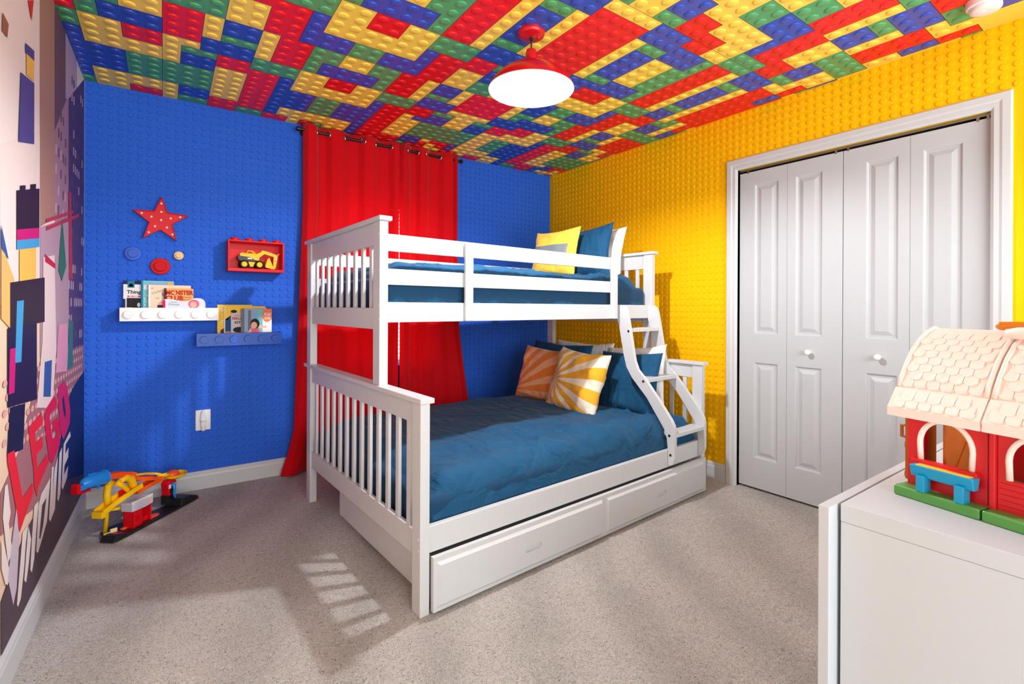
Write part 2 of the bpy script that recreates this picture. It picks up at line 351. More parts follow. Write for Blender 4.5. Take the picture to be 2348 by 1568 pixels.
# colour of each stud square: 0 red, 1 yellow, 2 blue, 3 green; one row per line of studs
CEIL = [
 [3,3,0,0,1,1,2,2,3,3,1,1,2,2,0,0,1,1,1,1,2,0,0,0,0,2,2,1,1,1,1,0,0,1,1,1,1,2,0,0,0,0,2,2,1,1,1,1],
 [0,0,1,1,2,2,2,2,3,3,1,1,3,3,0,0,0,0,1,1,3,3,3,0,0,3,3,1,0,3,3,0,0,0,0,1,1,3,3,3,0,0,3,3,1,0,3,3],
 [0,0,1,1,2,2,2,2,2,1,1,1,1,2,2,2,0,0,1,1,3,3,3,2,2,2,1,1,0,1,2,2,2,0,0,1,1,3,3,3,2,2,2,1,1,0,1,1],
 [1,1,2,2,3,2,2,2,2,0,0,0,0,2,2,2,2,2,1,1,0,0,1,2,2,2,0,1,1,1,1,2,2,2,2,1,1,0,0,1,2,2,2,0,1,1,1,1],
 [1,1,2,0,0,1,3,3,1,0,0,0,0,1,1,1,2,2,1,1,0,0,1,3,3,1,0,1,1,1,1,1,1,2,2,1,1,0,0,1,3,3,1,0,1,1,1,1],
 [2,2,3,0,0,1,2,2,1,0,0,0,0,1,1,1,1,1,3,3,0,0,1,2,2,1,0,1,1,1,1,1,1,1,1,3,3,0,0,1,2,2,1,0,1,1,1,1],
 [2,3,3,0,0,1,2,2,1,0,1,1,0,1,1,1,1,1,3,3,0,0,1,2,2,1,0,1,1,1,1,1,1,1,1,3,3,0,0,1,2,2,1,0,1,1,1,1],
 [1,3,3,0,0,1,2,2,1,0,1,1,0,1,1,1,3,3,2,2,2,0,0,1,1,2,2,1,1,1,1,1,1,3,3,2,2,2,0,0,1,1,2,2,1,1,1,1],
 [1,3,3,0,0,1,2,2,1,0,1,1,0,1,1,1,3,3,2,2,2,0,0,0,0,2,2,1,1,1,1,1,1,3,3,2,2,2,0,0,0,0,2,2,1,1,1,1],
 [2,2,3,0,0,1,3,3,1,0,1,1,2,2,1,1,1,1,1,1,2,0,0,0,0,2,2,1,1,1,1,1,1,1,1,1,1,2,0,0,0,0,2,2,1,1,1,1],
 [2,2,3,0,0,1,2,2,2,0,1,1,2,2,0,0,1,1,1,1,2,0,0,0,0,2,2,1,1,1,1,0,0,1,1,1,1,2,0,0,0,0,2,2,1,1,1,1],
 [0,1,1,3,3,2,2,2,3,3,1,1,3,3,0,0,0,0,1,1,3,3,3,0,0,3,3,1,0,3,3,0,0,0,0,1,1,3,3,3,0,0,3,3,1,0,3,3],
 [0,1,1,3,3,2,2,2,2,1,1,1,1,2,2,2,0,0,1,1,3,3,3,2,2,2,1,1,0,1,2,2,2,0,0,1,1,3,3,3,2,2,2,1,1,0,1,2],
 [1,1,1,2,0,2,2,2,2,0,0,0,0,2,2,2,2,2,1,1,0,0,1,2,2,2,0,0,2,0,2,2,2,2,2,1,1,0,0,1,2,2,2,0,0,2,1,1],
 [1,1,1,0,0,1,3,3,1,0,0,0,0,1,1,1,2,2,1,1,0,0,1,3,3,1,0,0,2,0,1,1,1,2,2,1,1,0,0,1,3,3,1,0,0,2,1,1],
 [3,2,2,0,0,1,2,2,1,0,0,0,0,1,1,1,1,1,3,3,0,0,1,2,2,1,0,0,1,0,1,1,1,1,1,3,3,0,0,1,2,2,1,0,0,1,1,1],
 [3,3,3,0,0,1,2,2,1,0,1,1,0,1,1,1,1,1,3,3,0,0,1,2,2,1,0,1,1,0,1,1,1,1,1,3,3,0,0,1,2,2,1,0,0,1,1,1],
 [1,3,3,0,0,1,2,2,1,0,1,1,0,1,1,1,3,3,2,2,2,0,0,1,1,3,3,1,1,0,1,1,1,3,3,2,2,2,0,0,1,1,3,3,3,3,1,1],
 [1,3,3,0,0,1,2,2,1,0,1,1,0,1,1,1,3,3,2,2,2,0,0,1,1,3,3,1,1,0,1,1,1,3,3,2,2,2,0,0,1,1,3,3,3,3,1,1],
 [2,2,3,0,0,1,3,3,1,0,1,1,2,2,1,1,1,1,1,1,2,0,0,1,1,2,2,1,1,2,2,1,1,1,1,1,1,2,0,0,1,1,2,2,1,1,2,2],
 [2,2,3,0,0,1,2,2,2,0,1,1,2,2,0,0,1,1,1,1,2,0,0,0,0,2,2,1,1,2,2,0,0,1,1,1,1,2,0,0,0,0,2,2,1,1,2,2],
 [0,1,1,3,3,2,2,2,3,3,1,1,3,3,0,0,0,0,1,1,3,3,2,2,2,3,3,1,1,3,3,0,0,0,0,1,1,3,3,3,0,0,3,3,1,0,3,3],
 [0,1,1,3,3,2,2,2,2,1,1,1,1,2,2,2,0,0,1,1,3,3,2,2,2,2,1,1,1,1,2,2,2,0,0,1,1,3,3,3,2,2,2,1,1,0,1,2],
 [1,1,1,2,0,2,2,2,2,0,0,0,0,2,2,2,2,2,2,3,0,0,2,2,2,2,0,0,0,0,2,2,2,2,2,2,3,0,0,1,2,2,2,0,0,2,0,2],
 [1,1,1,0,0,1,3,3,1,0,0,0,0,1,3,3,2,2,2,3,0,0,1,3,3,1,0,0,0,0,1,3,3,2,2,2,3,0,0,1,3,3,1,0,0,2,0,1],
 [3,2,2,0,0,1,2,2,1,0,0,0,0,1,2,2,1,1,3,3,0,0,1,2,2,1,0,0,0,0,1,2,2,1,1,3,3,0,0,1,2,2,1,0,0,0,0,1],
 [3,3,3,0,0,1,2,2,1,0,0,0,0,1,2,2,1,1,3,3,0,0,1,2,2,1,0,0,0,0,1,2,2,1,1,3,3,0,0,1,2,2,1,0,0,0,0,1],
 [1,3,3,0,0,1,2,2,1,0,0,0,0,1,2,2,1,1,3,3,0,0,1,2,2,1,0,0,0,0,1,2,2,1,1,3,3,0,0,1,2,2,1,0,0,0,0,1],
 [1,3,3,0,0,1,2,2,1,0,0,0,0,1,2,2,1,1,3,3,0,0,1,2,2,1,0,0,0,0,1,2,2,1,1,3,3,0,0,1,2,2,1,0,0,0,0,1],
 [2,2,3,0,0,1,3,3,1,0,0,0,0,1,3,2,2,2,2,3,0,0,1,3,3,1,0,0,0,0,1,3,3,2,2,2,3,0,0,1,3,3,1,0,0,0,0,1],
 [2,2,3,0,0,1,2,2,2,0,0,3,3,3,3,2,2,2,2,3,0,0,1,2,2,2,0,0,0,0,2,2,2,2,2,2,3,0,0,1,2,2,1,0,0,0,0,2],
 [0,1,1,3,3,3,2,2,2,2,2,3,3,3,1,1,0,0,1,1,3,3,3,2,2,2,1,1,3,3,2,2,0,0,0,1,1,3,3,3,2,2,1,3,1,0,1,2],
 [0,1,1,3,3,3,0,0,3,3,0,3,3,3,1,1,0,0,1,1,3,3,3,0,0,3,3,0,3,3,3,1,0,0,0,1,1,3,3,3,0,0,3,3,1,0,3,3],
 [1,1,1,2,0,0,0,0,2,1,0,0,0,2,1,1,1,1,1,1,2,0,0,0,0,2,2,0,0,0,2,1,1,1,1,1,1,2,0,0,0,0,2,2,1,2,2,2],
 [1,1,1,2,0,0,3,3,3,1,1,0,0,2,1,1,1,1,1,1,2,0,0,1,1,2,2,1,0,0,2,1,1,1,1,1,1,2,0,0,1,1,2,2,1,2,2,2],
 [3,2,2,2,1,1,3,3,3,1,1,0,0,2,2,2,3,3,2,2,2,0,0,1,1,3,3,1,0,0,2,2,2,3,3,2,2,2,0,0,1,1,3,3,3,3,3,3],
 [3,2,2,2,1,1,3,3,3,1,1,0,0,2,2,2,3,3,2,2,2,0,0,1,1,3,3,1,0,0,1,2,2,3,3,2,2,2,0,0,1,1,3,3,3,3,3,1],
 [1,3,3,3,1,1,0,0,1,2,2,1,0,0,3,3,1,1,3,3,0,0,1,2,2,1,0,0,0,0,1,2,2,1,1,3,3,0,0,1,2,2,1,0,0,0,0,1],
 [0,0,3,3,1,1,0,0,1,2,2,1,0,0,3,3,1,1,3,3,0,0,1,2,2,1,0,0,0,0,1,3,3,1,1,3,3,0,0,1,2,2,1,0,0,0,0,1],
 [0,0,3,2,2,2,0,0,1,3,3,1,0,0,3,2,2,2,2,3,0,0,1,3,3,1,0,0,0,0,1,3,2,2,2,2,3,0,0,1,3,3,1,0,0,0,0,1],
 [0,0,3,2,2,2,0,0,2,2,2,1,0,0,3,2,2,2,2,3,0,0,1,2,2,2,0,0,0,0,2,2,2,2,2,2,3,0,0,1,2,2,2,0,0,0,0,2],
 [3,3,1,1,0,0,1,1,2,2,2,3,3,3,1,1,0,0,1,1,3,3,3,2,2,2,1,1,1,1,2,2,2,0,0,1,1,3,3,3,2,2,2,1,1,0,1,2],
 [3,3,1,1,0,0,1,3,3,0,0,3,3,3,1,1,0,0,1,1,3,3,3,0,0,3,3,1,1,3,3,0,0,0,0,1,1,3,3,3,0,0,3,3,1,0,3,3],
 [2,2,1,1,1,1,1,2,2,0,0,0,0,2,1,1,1,1,1,1,2,0,0,0,0,2,2,1,1,2,2,0,0,1,1,1,1,2,0,0,0,0,2,2,1,1,2,2],
 [2,2,1,1,1,1,1,2,2,1,1,0,0,2,1,1,1,1,1,1,2,0,0,1,2,2,2,1,1,2,2,1,1,1,1,1,1,2,0,0,1,1,2,2,1,1,2,2],
 [2,2,2,2,3,3,3,3,3,1,1,0,0,2,2,2,3,3,2,2,2,0,0,1,1,3,3,3,3,3,3,1,1,3,3,2,2,2,0,0,1,1,3,3,3,3,3,3],
 [2,2,2,2,3,3,3,3,3,1,1,0,0,2,2,2,3,3,2,2,2,0,0,1,1,3,3,3,3,3,3,1,1,3,3,2,2,2,0,0,1,1,3,3,3,3,3,3],
 [2,2,2,2,3,3,3,3,3,1,1,0,0,2,2,2,3,3,2,2,2,0,0,1,1,3,3,3,3,3,3,1,1,3,3,2,2,2,0,0,1,1,3,3,3,3,3,3],
 [2,2,2,2,3,3,3,3,3,1,1,0,0,2,2,2,3,3,2,2,2,0,0,1,1,3,3,3,3,3,3,1,1,3,3,2,2,2,0,0,1,1,3,3,3,3,3,3],
 [2,2,1,1,1,1,1,2,2,1,1,0,0,2,1,1,1,1,1,1,2,0,0,1,1,2,2,1,0,0,2,1,1,1,1,2,2,2,0,0,1,1,1,2,0,0,0,1],
 [2,2,1,1,1,1,1,2,2,0,0,0,0,2,1,1,1,1,1,1,2,0,0,0,0,2,2,0,1,0,2,1,1,1,1,1,1,2,0,0,0,0,2,2,0,1,0,2],
 [3,3,1,1,0,0,1,3,3,0,0,3,3,0,0,1,0,3,1,1,2,0,0,0,0,3,0,0,1,1,0,0,1,0,0,1,1,2,3,3,0,0,2,1,1,1,1,2],
 [3,3,1,1,0,0,1,3,3,0,0,3,3,0,0,1,0,3,3,1,2,0,0,0,3,3,3,1,1,3,0,0,0,0,0,1,1,2,3,3,0,0,3,3,1,0,3,3],
 [2,2,1,1,1,1,1,2,2,0,0,0,0,2,1,1,1,1,1,1,2,0,0,0,0,2,2,1,1,2,2,0,0,1,1,1,1,2,0,0,0,0,3,2,1,1,2,2]
]
def ceiling():
    PX, X0, PY, Y0 = .0765, -.0087, .0748, -.0141
    b = B(); b.cur = 4; b.box(-.8, 3.9, -2.4, 3.9, H+.0015, H+.08)
    g = .0009
    def cell(i, j):
        return CEIL[j+3][i+6] if 0 <= j+3 < len(CEIL) and 0 <= i+6 < 48 else None
    put = lambda x, y, d: (x, -y, H-d)
    for j in range(-1, 50):
        for i in range(-6, 41):
            c = cell(i, j)
            if c is None: continue
            x0, x1, y0, y1 = X0+PX*i, X0+PX*(i+1), Y0+PY*j, Y0+PY*(j+1)
            cx, cy = (x0+x1)/2, (y0+y1)/2
            if x0 > XY or y0 > YB or x1 < XM-.05 or y1 < YF: continue
            if cell(i-1, j) != c or i == 0: x0 += g
            if cell(i+1, j) != c or i == -1: x1 -= g
            if cell(i, j-1) != c or j == 19: y0 += g
            if cell(i, j+1) != c or j == 18: y1 -= g
            b.cur = c
            b.add([(x0, y0, H), (x1, y0, H), (x1, y1, H), (x0, y1, H)], [(0, 3, 2, 1)])
            if cx < XY-.02 and cy < YB-.02 and cx > XM+.01 and cy > .55:
                k = len(b.f); n = 18; r = .0235; vs = []
                prof = ((1.12, -.0002), (1.0, .0014), (.96, .0042), (.86, .0052))
                for rr, d in prof:
                    for q in range(n):
                        a = 2*pi*q/n; vs.append((cx+r*rr*cos(a), cy+r*rr*sin(a), H-d))
                fs = []
                for u in range(3):
                    for q in range(n): fs.append((u*n+q, (u+1)*n+q, (u+1)*n+(q+1) % n, u*n+(q+1) % n))
                fs.append(tuple(range(3*n, 4*n))[::-1])
                b.add(vs, fs)
    o = obj('ceiling', b, ['ceil_red', 'ceil_yellow', 'ceil_blue', 'ceil_green', 'ceil_joint'], smooth='auto', ang=28)
    tag(o, 'ceiling patterned with red, yellow, blue and green studded toy bricks', 'ceiling', kind='structure')
ceiling()
# ---- mural print: flat shapes on the left wall (y, z)
MUR = [('sky2',[(2.049,1.633),(2.562,1.822),(2.572,1.259),(2.056,1.158)]),('brown',[(2.551,2.413),(2.827,2.567),(2.848,1.533),(2.568,1.458)]),('dark',[(2.827,2.567),(3.163,2.44),(3.174,1.94),(2.841,1.849)]),('mauve',[(2.84,1.904),(3.169,2.18),(3.184,1.498),(2.85,1.421)]),('lilac',[(3.082,2.465),(3.407,2.436),(3.412,2.21),(3.09,2.131)]),('plum',[(3.17,2.159),(3.662,2.442),(3.706,.761),(3.198,.884)]),('mauve2',[(2.568,1.458),(3.182,1.582),(3.197,.947),(2.577,.958)]),('pinkground',[(2.063,.602),(2.286,.678),(2.577,.942),(3.685,.937),(3.697,.513),(2.825,.363),(2.065,.472)]),('navy',[(3.121,.684),(3.3,.742),(3.689,.788),(3.708,.099),(2.78,.368)]),('floor',[(2.067,.276),(2.348,.377),(2.824,.4),(3.705,.199),(3.707,.104),(2.07,.114)]),('crane',[(2.667,1.503),(3.292,1.638),(3.293,1.623),(2.667,1.487)]),('crane',[(2.668,1.473),(3.483,1.653),(3.483,1.634),(2.668,1.456)]),('crane',[(3.168,1.706),(3.228,1.718),(3.288,1.291),(3.189,1.287)]),('green',[(3.005,1.556),(3.06,1.443),(3.107,1.345),(3.0,1.268),(2.919,1.313),(2.956,1.432)]),('white',[(2.615,1.346),(2.832,1.373),(2.878,.97),(2.8,.728),(2.516,.777),(2.606,1.024)]),('redcap',[(2.646,1.362),(2.851,1.337),(2.852,1.315),(2.646,1.331)]),('blue',[(2.646,.935),(2.787,.931),(2.764,.78),(2.625,.801)]),('pink',[(2.924,1.073),(3.147,1.076),(3.175,.843),(2.87,.867)]),('teal',[(3.193,1.096),(3.305,1.072),(3.298,.852),(3.141,.847)]),('sand',[(2.053,1.338),(2.197,1.242),(2.184,1.075),(2.056,1.119)]),('blue',[(2.052,1.396),(2.132,1.299),(2.053,1.325)]),('kite',[(2.057,2.025),(2.121,2.02),(2.108,1.972),(2.053,1.968)]),('redtri',[(2.361,2.216),(2.443,2.259),(2.412,2.168)]),('dk',[(2.224,1.531),(2.544,1.6),(2.546,1.452),(2.226,1.404)]),('dk',[(2.267,1.555),(2.335,1.57),(2.336,1.553),(2.267,1.538)]),('dk',[(2.409,1.588),(2.488,1.606),(2.488,1.587),(2.409,1.57)]),('magenta',[(2.226,1.404),(2.546,1.452),(2.547,1.413),(2.226,1.369)]),('cyan',[(2.226,1.369),(2.547,1.413),(2.548,1.38),(2.227,1.339)]),('yel',[(2.259,1.342),(2.492,1.372),(2.494,1.258),(2.261,1.237)]),('dk',[(2.147,1.229),(2.64,1.269),(2.643,1.094),(2.149,1.088)]),('indigo',[(2.125,1.088),(2.51,1.094),(2.515,.809),(2.128,.843)]),('navy2',[(2.153,.839),(2.341,.822),(2.314,.671),(2.126,.696)]),('magenta',[(2.15,1.022),(2.221,1.022),(2.202,.879),(2.138,.882)]),('cyan',[(2.229,1.172),(2.318,1.176),(2.287,.969),(2.211,.973)]),('violet',[(2.267,1.93),(2.455,1.964),(2.458,1.744),(2.243,1.693)]),('yel',[(2.34,2.026),(2.453,2.043),(2.448,1.968),(2.341,1.952)]),('violet',[(2.328,2.054),(2.453,2.08),(2.453,2.043),(2.328,2.021)]),('red',[(2.126,.701),(2.204,.694),(2.312,.507),(2.452,.515),(2.464,.475),(2.274,.403),(2.225,.505),(2.13,.674)]),('red',[(2.392,.729),(2.595,.747),(2.615,.696),(2.489,.69),(2.499,.651),(2.616,.651),(2.617,.606),(2.514,.602),(2.53,.546),(2.695,.56),(2.739,.519),(2.541,.473),(2.524,.442),(2.48,.489),(2.467,.563),(2.397,.701)]),('red2',[(2.65,.698),(2.663,.744),(2.826,.774),(2.889,.749),(2.889,.715),(2.765,.713),(2.745,.695),(2.808,.593),(2.885,.592),(2.871,.622),(2.813,.624),(2.8,.669),(2.928,.667),(2.975,.597),(2.969,.536),(2.8,.494),(2.742,.525),(2.671,.642)]),('red3',[(2.916,.757),(2.925,.796),(3.07,.809),(3.154,.765),(3.232,.637),(3.216,.58),(3.057,.536),(2.975,.593)]),('navyh',[(3.015,.728),(3.045,.745),(3.068,.723),(3.112,.644),(3.089,.629),(3.039,.679)]),('let',[(2.243,.179),(2.258,.164),(2.293,.175),(2.336,.264),(2.356,.334),(2.389,.386),(2.314,.39)]),('let',[(2.337,.216),(2.364,.195),(2.4,.246),(2.434,.319),(2.393,.381),(2.365,.304)]),('let',[(2.423,.215),(2.446,.193),(2.482,.228),(2.55,.419),(2.479,.423),(2.448,.325)]),('let',[(2.513,.243),(2.541,.224),(2.612,.25),(2.7,.287),(2.761,.445),(2.593,.431),(2.55,.402)]),('floorh',[(2.56,.273),(2.581,.262),(2.63,.297),(2.687,.387),(2.61,.382)]),('let',[(2.738,.282),(2.765,.262),(2.859,.282),(2.921,.493),(2.849,.459),(2.812,.366),(2.832,.473),(2.791,.48)]),('let',[(2.911,.308),(2.939,.29),(2.981,.313),(3.02,.51),(2.956,.498)]),('let',[(3.009,.332),(3.039,.31),(3.147,.334),(3.178,.384),(3.068,.371),(3.082,.41),(3.178,.425),(3.185,.471),(3.097,.46),(3.111,.503),(3.243,.511),(3.225,.541),(3.057,.516)]),('let',[(2.107,.31),(2.132,.295),(2.162,.316),(2.097,.428),(2.065,.464),(2.066,.373)]),('let',[(2.13,.375),(2.141,.363),(2.185,.378),(2.142,.481),(2.163,.507),(2.127,.609),(2.098,.609),(2.077,.523)]),('let2',[(2.135,.314),(2.199,.199),(2.238,.236),(2.27,.384),(2.234,.497),(2.213,.47),(2.164,.377)])]
for n, c in dict(sky2=(246, 228, 222), brown=(176, 136, 120), dark=(112, 84, 98), mauve=(172, 136, 156), lilac=(184, 164, 190), plum=(84, 66, 116), mauve2=(188, 156, 172),
    pinkground=(168, 112, 118), navy=(26, 44, 104), floor=(84, 68, 80), crane=(190, 60, 76), green=(58, 116, 96), white=(240, 220, 218), redcap=(200, 40, 60), blue=(60, 92, 164),
    pink=(230, 158, 186), teal=(60, 122, 122), sand=(240, 190, 110), kite=(160, 100, 80), redtri=(214, 50, 44), dk=(48, 32, 48), magenta=(206, 30, 118), cyan=(70, 164, 220),
    yel=(244, 196, 84), indigo=(38, 28, 66), navy2=(28, 26, 62), navyh=(26, 44, 104), floorh=(84, 68, 80), violet=(88, 76, 146), red=(232, 36, 52), red2=(222, 26, 76), red3=(212, 36, 100), let=(236, 222, 218), let2=(204, 188, 204),
    pinkstud=(226, 172, 170), winlight=(206, 176, 190)).items(): mat('mural_'+n, c, .55, .2)
def mural():
    t = empty('wall_mural', (mx(3.0)+.002, 3.0, 1.2), 'printed mural of a toy brick city with giant red and white lettering', 'mural')
    tx = tan(AM); lay = {}
    def P(y, z, d): return (mx(y)+d, y, z)
    step = [0]; groups = {}
    def put(part, c, pts):
        step[0] += 1; d = .0004+.000008*step[0]
        b, ms = groups.setdefault(part, (B(), []))
        m = 'mural_'+c
        if m not in ms: ms.append(m)
        b.cur = ms.index(m)
        pts = [(min(y, YB-.001), min(max(z, .114), H-.001)) for y, z in pts]
        vs = [P(y, z, d) for y, z in pts]
        f = tuple(range(len(vs)))
        b.add(vs, [f])
    city = {'sky2': 'sky', 'floor': 'ground', 'pinkground': 'ground', 'navy': 'ground', 'kite': 'kite_shape', 'redtri': 'red_shape', 'violet': 'floating_brick', 'white': 'pale_tower', 'redcap': 'pale_tower', 'pink': 'pink_block', 'teal': 'teal_block', 'green': 'green_spire', 'sand': 'sand_slab'}
    for c, pts in MUR:
        ym, zm = pts[0]
        if c in ('let', 'let2', 'red', 'red2', 'red3', 'navyh', 'floorh'): part = 'lettering'
        elif c in city: part = city[c]
        elif c in ('brown', 'dark', 'mauve', 'lilac', 'plum', 'mauve2', 'crane'): part = 'city'
        elif c == 'blue': part = 'pale_tower' if ym > 2.5 else 'sand_slab'
        elif c == 'yel' and zm > 1.6: part = 'floating_brick'
        else: part = 'brick_tower'
        put(part, c, pts)
        if c == 'plum' or c == 'mauve':
            y0, y1 = min(p[0] for p in pts)+.02, max(p[0] for p in pts)-.02; z0, z1 = min(p[1] for p in pts)+.05, max(p[1] for p in pts)-.15
            k = 0
            zz = z0
            while zz < z1:
                yy = y0
                while yy < y1-.03:
                    if random.random() < .62: put('city', 'winlight' if random.random() < .4 else 'dark', [(yy, zz), (yy+.03, zz+.008), (yy+.03, zz+.05), (yy, zz+.042)])
                    yy += .055
                zz += .085
        if c == 'pinkground':
            for r in range(9):
                for q in range(24):
                    y = 2.1+.064*q+(.032 if r % 2 else 0); z = .56+.045*r
                    if y > YB-.04 or z < .30+.24*(3.68-y)/1.5+ .15: continue
                    put('ground', 'pinkstud', [(y+.024*cos(a), z+.012*sin(a)) for a in [i*pi/5 for i in range(10)]])
    for part, (b, ms) in groups.items():
        b.v = [(p[0]-t.location.x, p[1]-t.location.y, p[2]-t.location.z) for p in b.v]
        obj(part, b, ms, t)
mural()
# ---- baseboards
def baseboard(name, p0, p1, nrm, label):
    """profiled board from p0 to p1 on the wall, nrm points into the room"""
    prof = [(0, 0), (.015, 0), (.015, .082), (.012, .092), (.012, .099), (.004, .113), (0, .113)]
    d = (Vector(p1)-Vector(p0)); b = B(); vs = []
    for P in (p0, p1):
        for a, z in prof: vs.append((P[0]+nrm[0]*a, P[1]+nrm[1]*a, z))
    n = len(prof); fs = [(i, (i+1) % n, (i+1) % n+n, i+n) for i in range(n)]+[tuple(range(n))[::-1], tuple(range(n, 2*n))]
    b.add(vs, fs); o = obj(name, b, 'trim_paint'); tag(o, label, 'baseboard', kind='structure')
    bm = bmesh.new(); bm.from_mesh(o.data); bmesh.ops.recalc_face_normals(bm, faces=bm.faces); bm.to_mesh(o.data); bm.free()
baseboard('baseboard_back', (XM, YB), (XY, YB), (0, -1), 'white baseboard under the blue studded wall')
baseboard('baseboard_left', (mx(YF), YF), (XM, YB), (1, 0), 'white baseboard under the mural wall')
baseboard('baseboard_right', (XY, YB), (XY, DY1+.073), (-1, 0), 'white baseboard under the yellow wall beside the bed')
# ---- closet: casing and two pairs of folding doors
cw = .0725
def casing():
    b = B(); prof = [(0, .006), (.012, .014), (.03, .014), (.04, .018), (cw-.006, .018), (cw, .012), (cw, 0), (0, 0)]
    def leg(path):   # mitred sweep: each station gives origin and outward dir
        vs = []
        for (y, z), (oy, oz) in path:
            for a, d in prof: vs.append((XY-d, y+oy*a, z+oz*a))
        n = len(prof); fs = []
        for s in range(len(path)-1):
            for i in range(n): fs.append((s*n+i, s*n+(i+1) % n, (s+1)*n+(i+1) % n, (s+1)*n+i))
        fs += [tuple(range(n)), tuple(range((len(path)-1)*n, len(path)*n))]
        b.add(vs, fs)
    leg([((DY1, 0), (1, 0)), ((DY1, DZ), (1, 1)), ((DY0, DZ), (-1, 1)), ((DY0, 0), (-1, 0))])
    o = obj('trim_1', b, 'trim_paint'); tag(o, 'white moulded casing around the closet opening', 'trim', kind='structure')
    bm = bmesh.new(); bm.from_mesh(o.data); bmesh.ops.recalc_face_normals(bm, faces=bm.faces); bm.to_mesh(o.data); bm.free()
casing()
b = B(); b.box(XY+.02, XY+.05, DY0+.002, DY1-.002, DZ-.012, DZ-.001)
for y in (1.70, 1.19, 1.13, .60, .565): b.box(XY+.018, XY+.035, y, y+.01, DZ-.03, DZ-.008)
o = obj('trim_2', b, 'steel_track'); tag(o, 'thin metal track above the folding closet doors', 'trim', kind='structure')
b = B(); b.box(XY, XY+.13, DY1, DY1+.004, 0, DZ); b.box(XY, XY+.13, DY0-.004, DY0, 0, DZ)
o = obj('trim_3', b, 'trim_paint'); tag(o, 'white side jambs inside the closet opening', 'trim', kind='structure')
def leaf_mesh(y0, y1, my0, my1):
    """folding door leaf: front face with two raised panels; y0<y1"""
    xf, xb = XY+.020, XY+.052; z0, z1 = .014, DZ-.024
    pa, pb = y0+my0, y1-my1; pan = [(.205, .815), (1.0, z1-.085)]
    b = B()
    b.add([(xf,y0,z0),(xb,y0,z0),(xb,y1,z0),(xf,y1,z0),(xf,y0,z1),(xb,y0,z1),(xb,y1,z1),(xf,y1,z1)], [(0,3,2,1),(4,5,6,7),(1,2,6,5),(0,1,5,4),(2,3,7,6)])
    def q(ya, yb, za, zb): b.add([(xf, ya, za), (xf, yb, za), (xf, yb, zb), (xf, ya, zb)], [(0, 3, 2, 1)])
    q(y0, pa, z0, z1); q(pb, y1, z0, z1); zc = z0
    for za, zb in pan: q(pa, pb, zc, za); zc = zb
    q(pa, pb, zc, z1)
    rings = [(0, 0), (.004, .002), (.010, .009), (.020, .009), (.040, .002), (.042, .0015)]
    for za, zb in pan:
        vs = []
        for ins, d in rings: vs += [(xf+d, pa+ins, za+ins), (xf+d, pb-ins, za+ins), (xf+d, pb-ins, zb-ins), (xf+d, pa+ins, zb-ins)]
        fs = []
        for r in range(len(rings)-1):
            for k in range(4): fs.append((r*4+k, (r+1)*4+k, (r+1)*4+(k+1) % 4, r*4+(k+1) % 4))
        fs.append(tuple(range(4*len(rings)-4, 4*len(rings)))[::-1]); b.add(vs, fs)
    return b
W = (DY1-DY0-.006)/4
for n, (ya, lab) in enumerate(((DY1-.002-2*W, 'pair of white panelled folding closet doors nearer the bed'), (DY0+.002, 'pair of white panelled folding closet doors nearer the dresser'))):
    t = empty('door_%d' % (n+1), (XY+.036, ya+W, 0), lab, 'closet door', kind='structure')
    wobj('leaf', leaf_mesh(ya, ya+W-.0015, *((.105, .048) if n == 0 else (.098, .052))), 'door_paint', t)
    wobj('leaf', leaf_mesh(ya+W, ya+2*W-.0015, *((.052, .098) if n == 0 else (.048, .108))), 'door_paint', t)
    ky = 1.329 if n == 0 else .986
    kb = B().lathe([(.010, 0), (.009, .014), (.0125, .020), (.0165, .028), (.0165, .034), (.012, .040), (.004, .0425)], (0, 0, 0), 'z', 24)
    kb.xf(lambda x, y, z: (XY+.020-z, ky+x, .905+y))
    wobj('knob', kb, 'white_plastic', t, smooth='auto')
# ---- window behind the curtains
t = empty('window_1', ((WX0+WX1)/2, YB+.05, WZ0), 'white window with closed blinds behind the red curtains', 'window', kind='structure')
b = B()
for x0, x1, z0, z1 in ((WX0, WX0+.04, WZ0, WZ1), (WX1-.04, WX1, WZ0, WZ1), (WX0, WX1, WZ0, WZ0+.04), (WX0, WX1, WZ1-.04, WZ1), (WX0, WX1, 1.38, 1.42)): b.box(x0, x1, YB+.07, YB+.11, z0, z1)
wobj('window_frame', b, 'trim_paint', t)
b = B()
k = 0; z = WZ0+.05
while z < WZ1-.05: b.add([(WX0+.01, YB+.018, z), (WX1-.01, YB+.018, z), (WX1-.01, YB+.046, z+.020), (WX0+.01, YB+.046, z+.020), (WX0+.01, YB+.018, z+.0015), (WX1-.01, YB+.018, z+.0015), (WX1-.01, YB+.046, z+.0215), (WX0+.01, YB+.046, z+.0215)], [(0,3,2,1),(4,5,6,7),(0,1,5,4),(1,2,6,5),(2,3,7,6),(3,0,4,7)]); z += .033
wobj('blind', b, 'white_plastic', t)
b = B().box(WX0-.0, WX1+.0, YB+.088, YB+.092, WZ0, WZ1)
def glass_mat():
    m = bpy.data.materials.new('window_glass'); m.use_nodes = True; nt = m.node_tree; nt.nodes.clear(); N, L = nt.nodes.new, nt.links.new
    a = N('ShaderNodeBsdfTransparent'); g = N('ShaderNodeBsdfGlossy'); g.inputs['Roughness'].default_value = .02
    mx = N('ShaderNodeMixShader'); mx.inputs[0].default_value = .06; o = N('ShaderNodeOutputMaterial')
    L(a.outputs[0], mx.inputs[1]); L(g.outputs[0], mx.inputs[2]); L(mx.outputs[0], o.inputs['Surface']); MATS['window_glass'] = m
glass_mat(); wobj('glass_pane', b, 'window_glass', t)
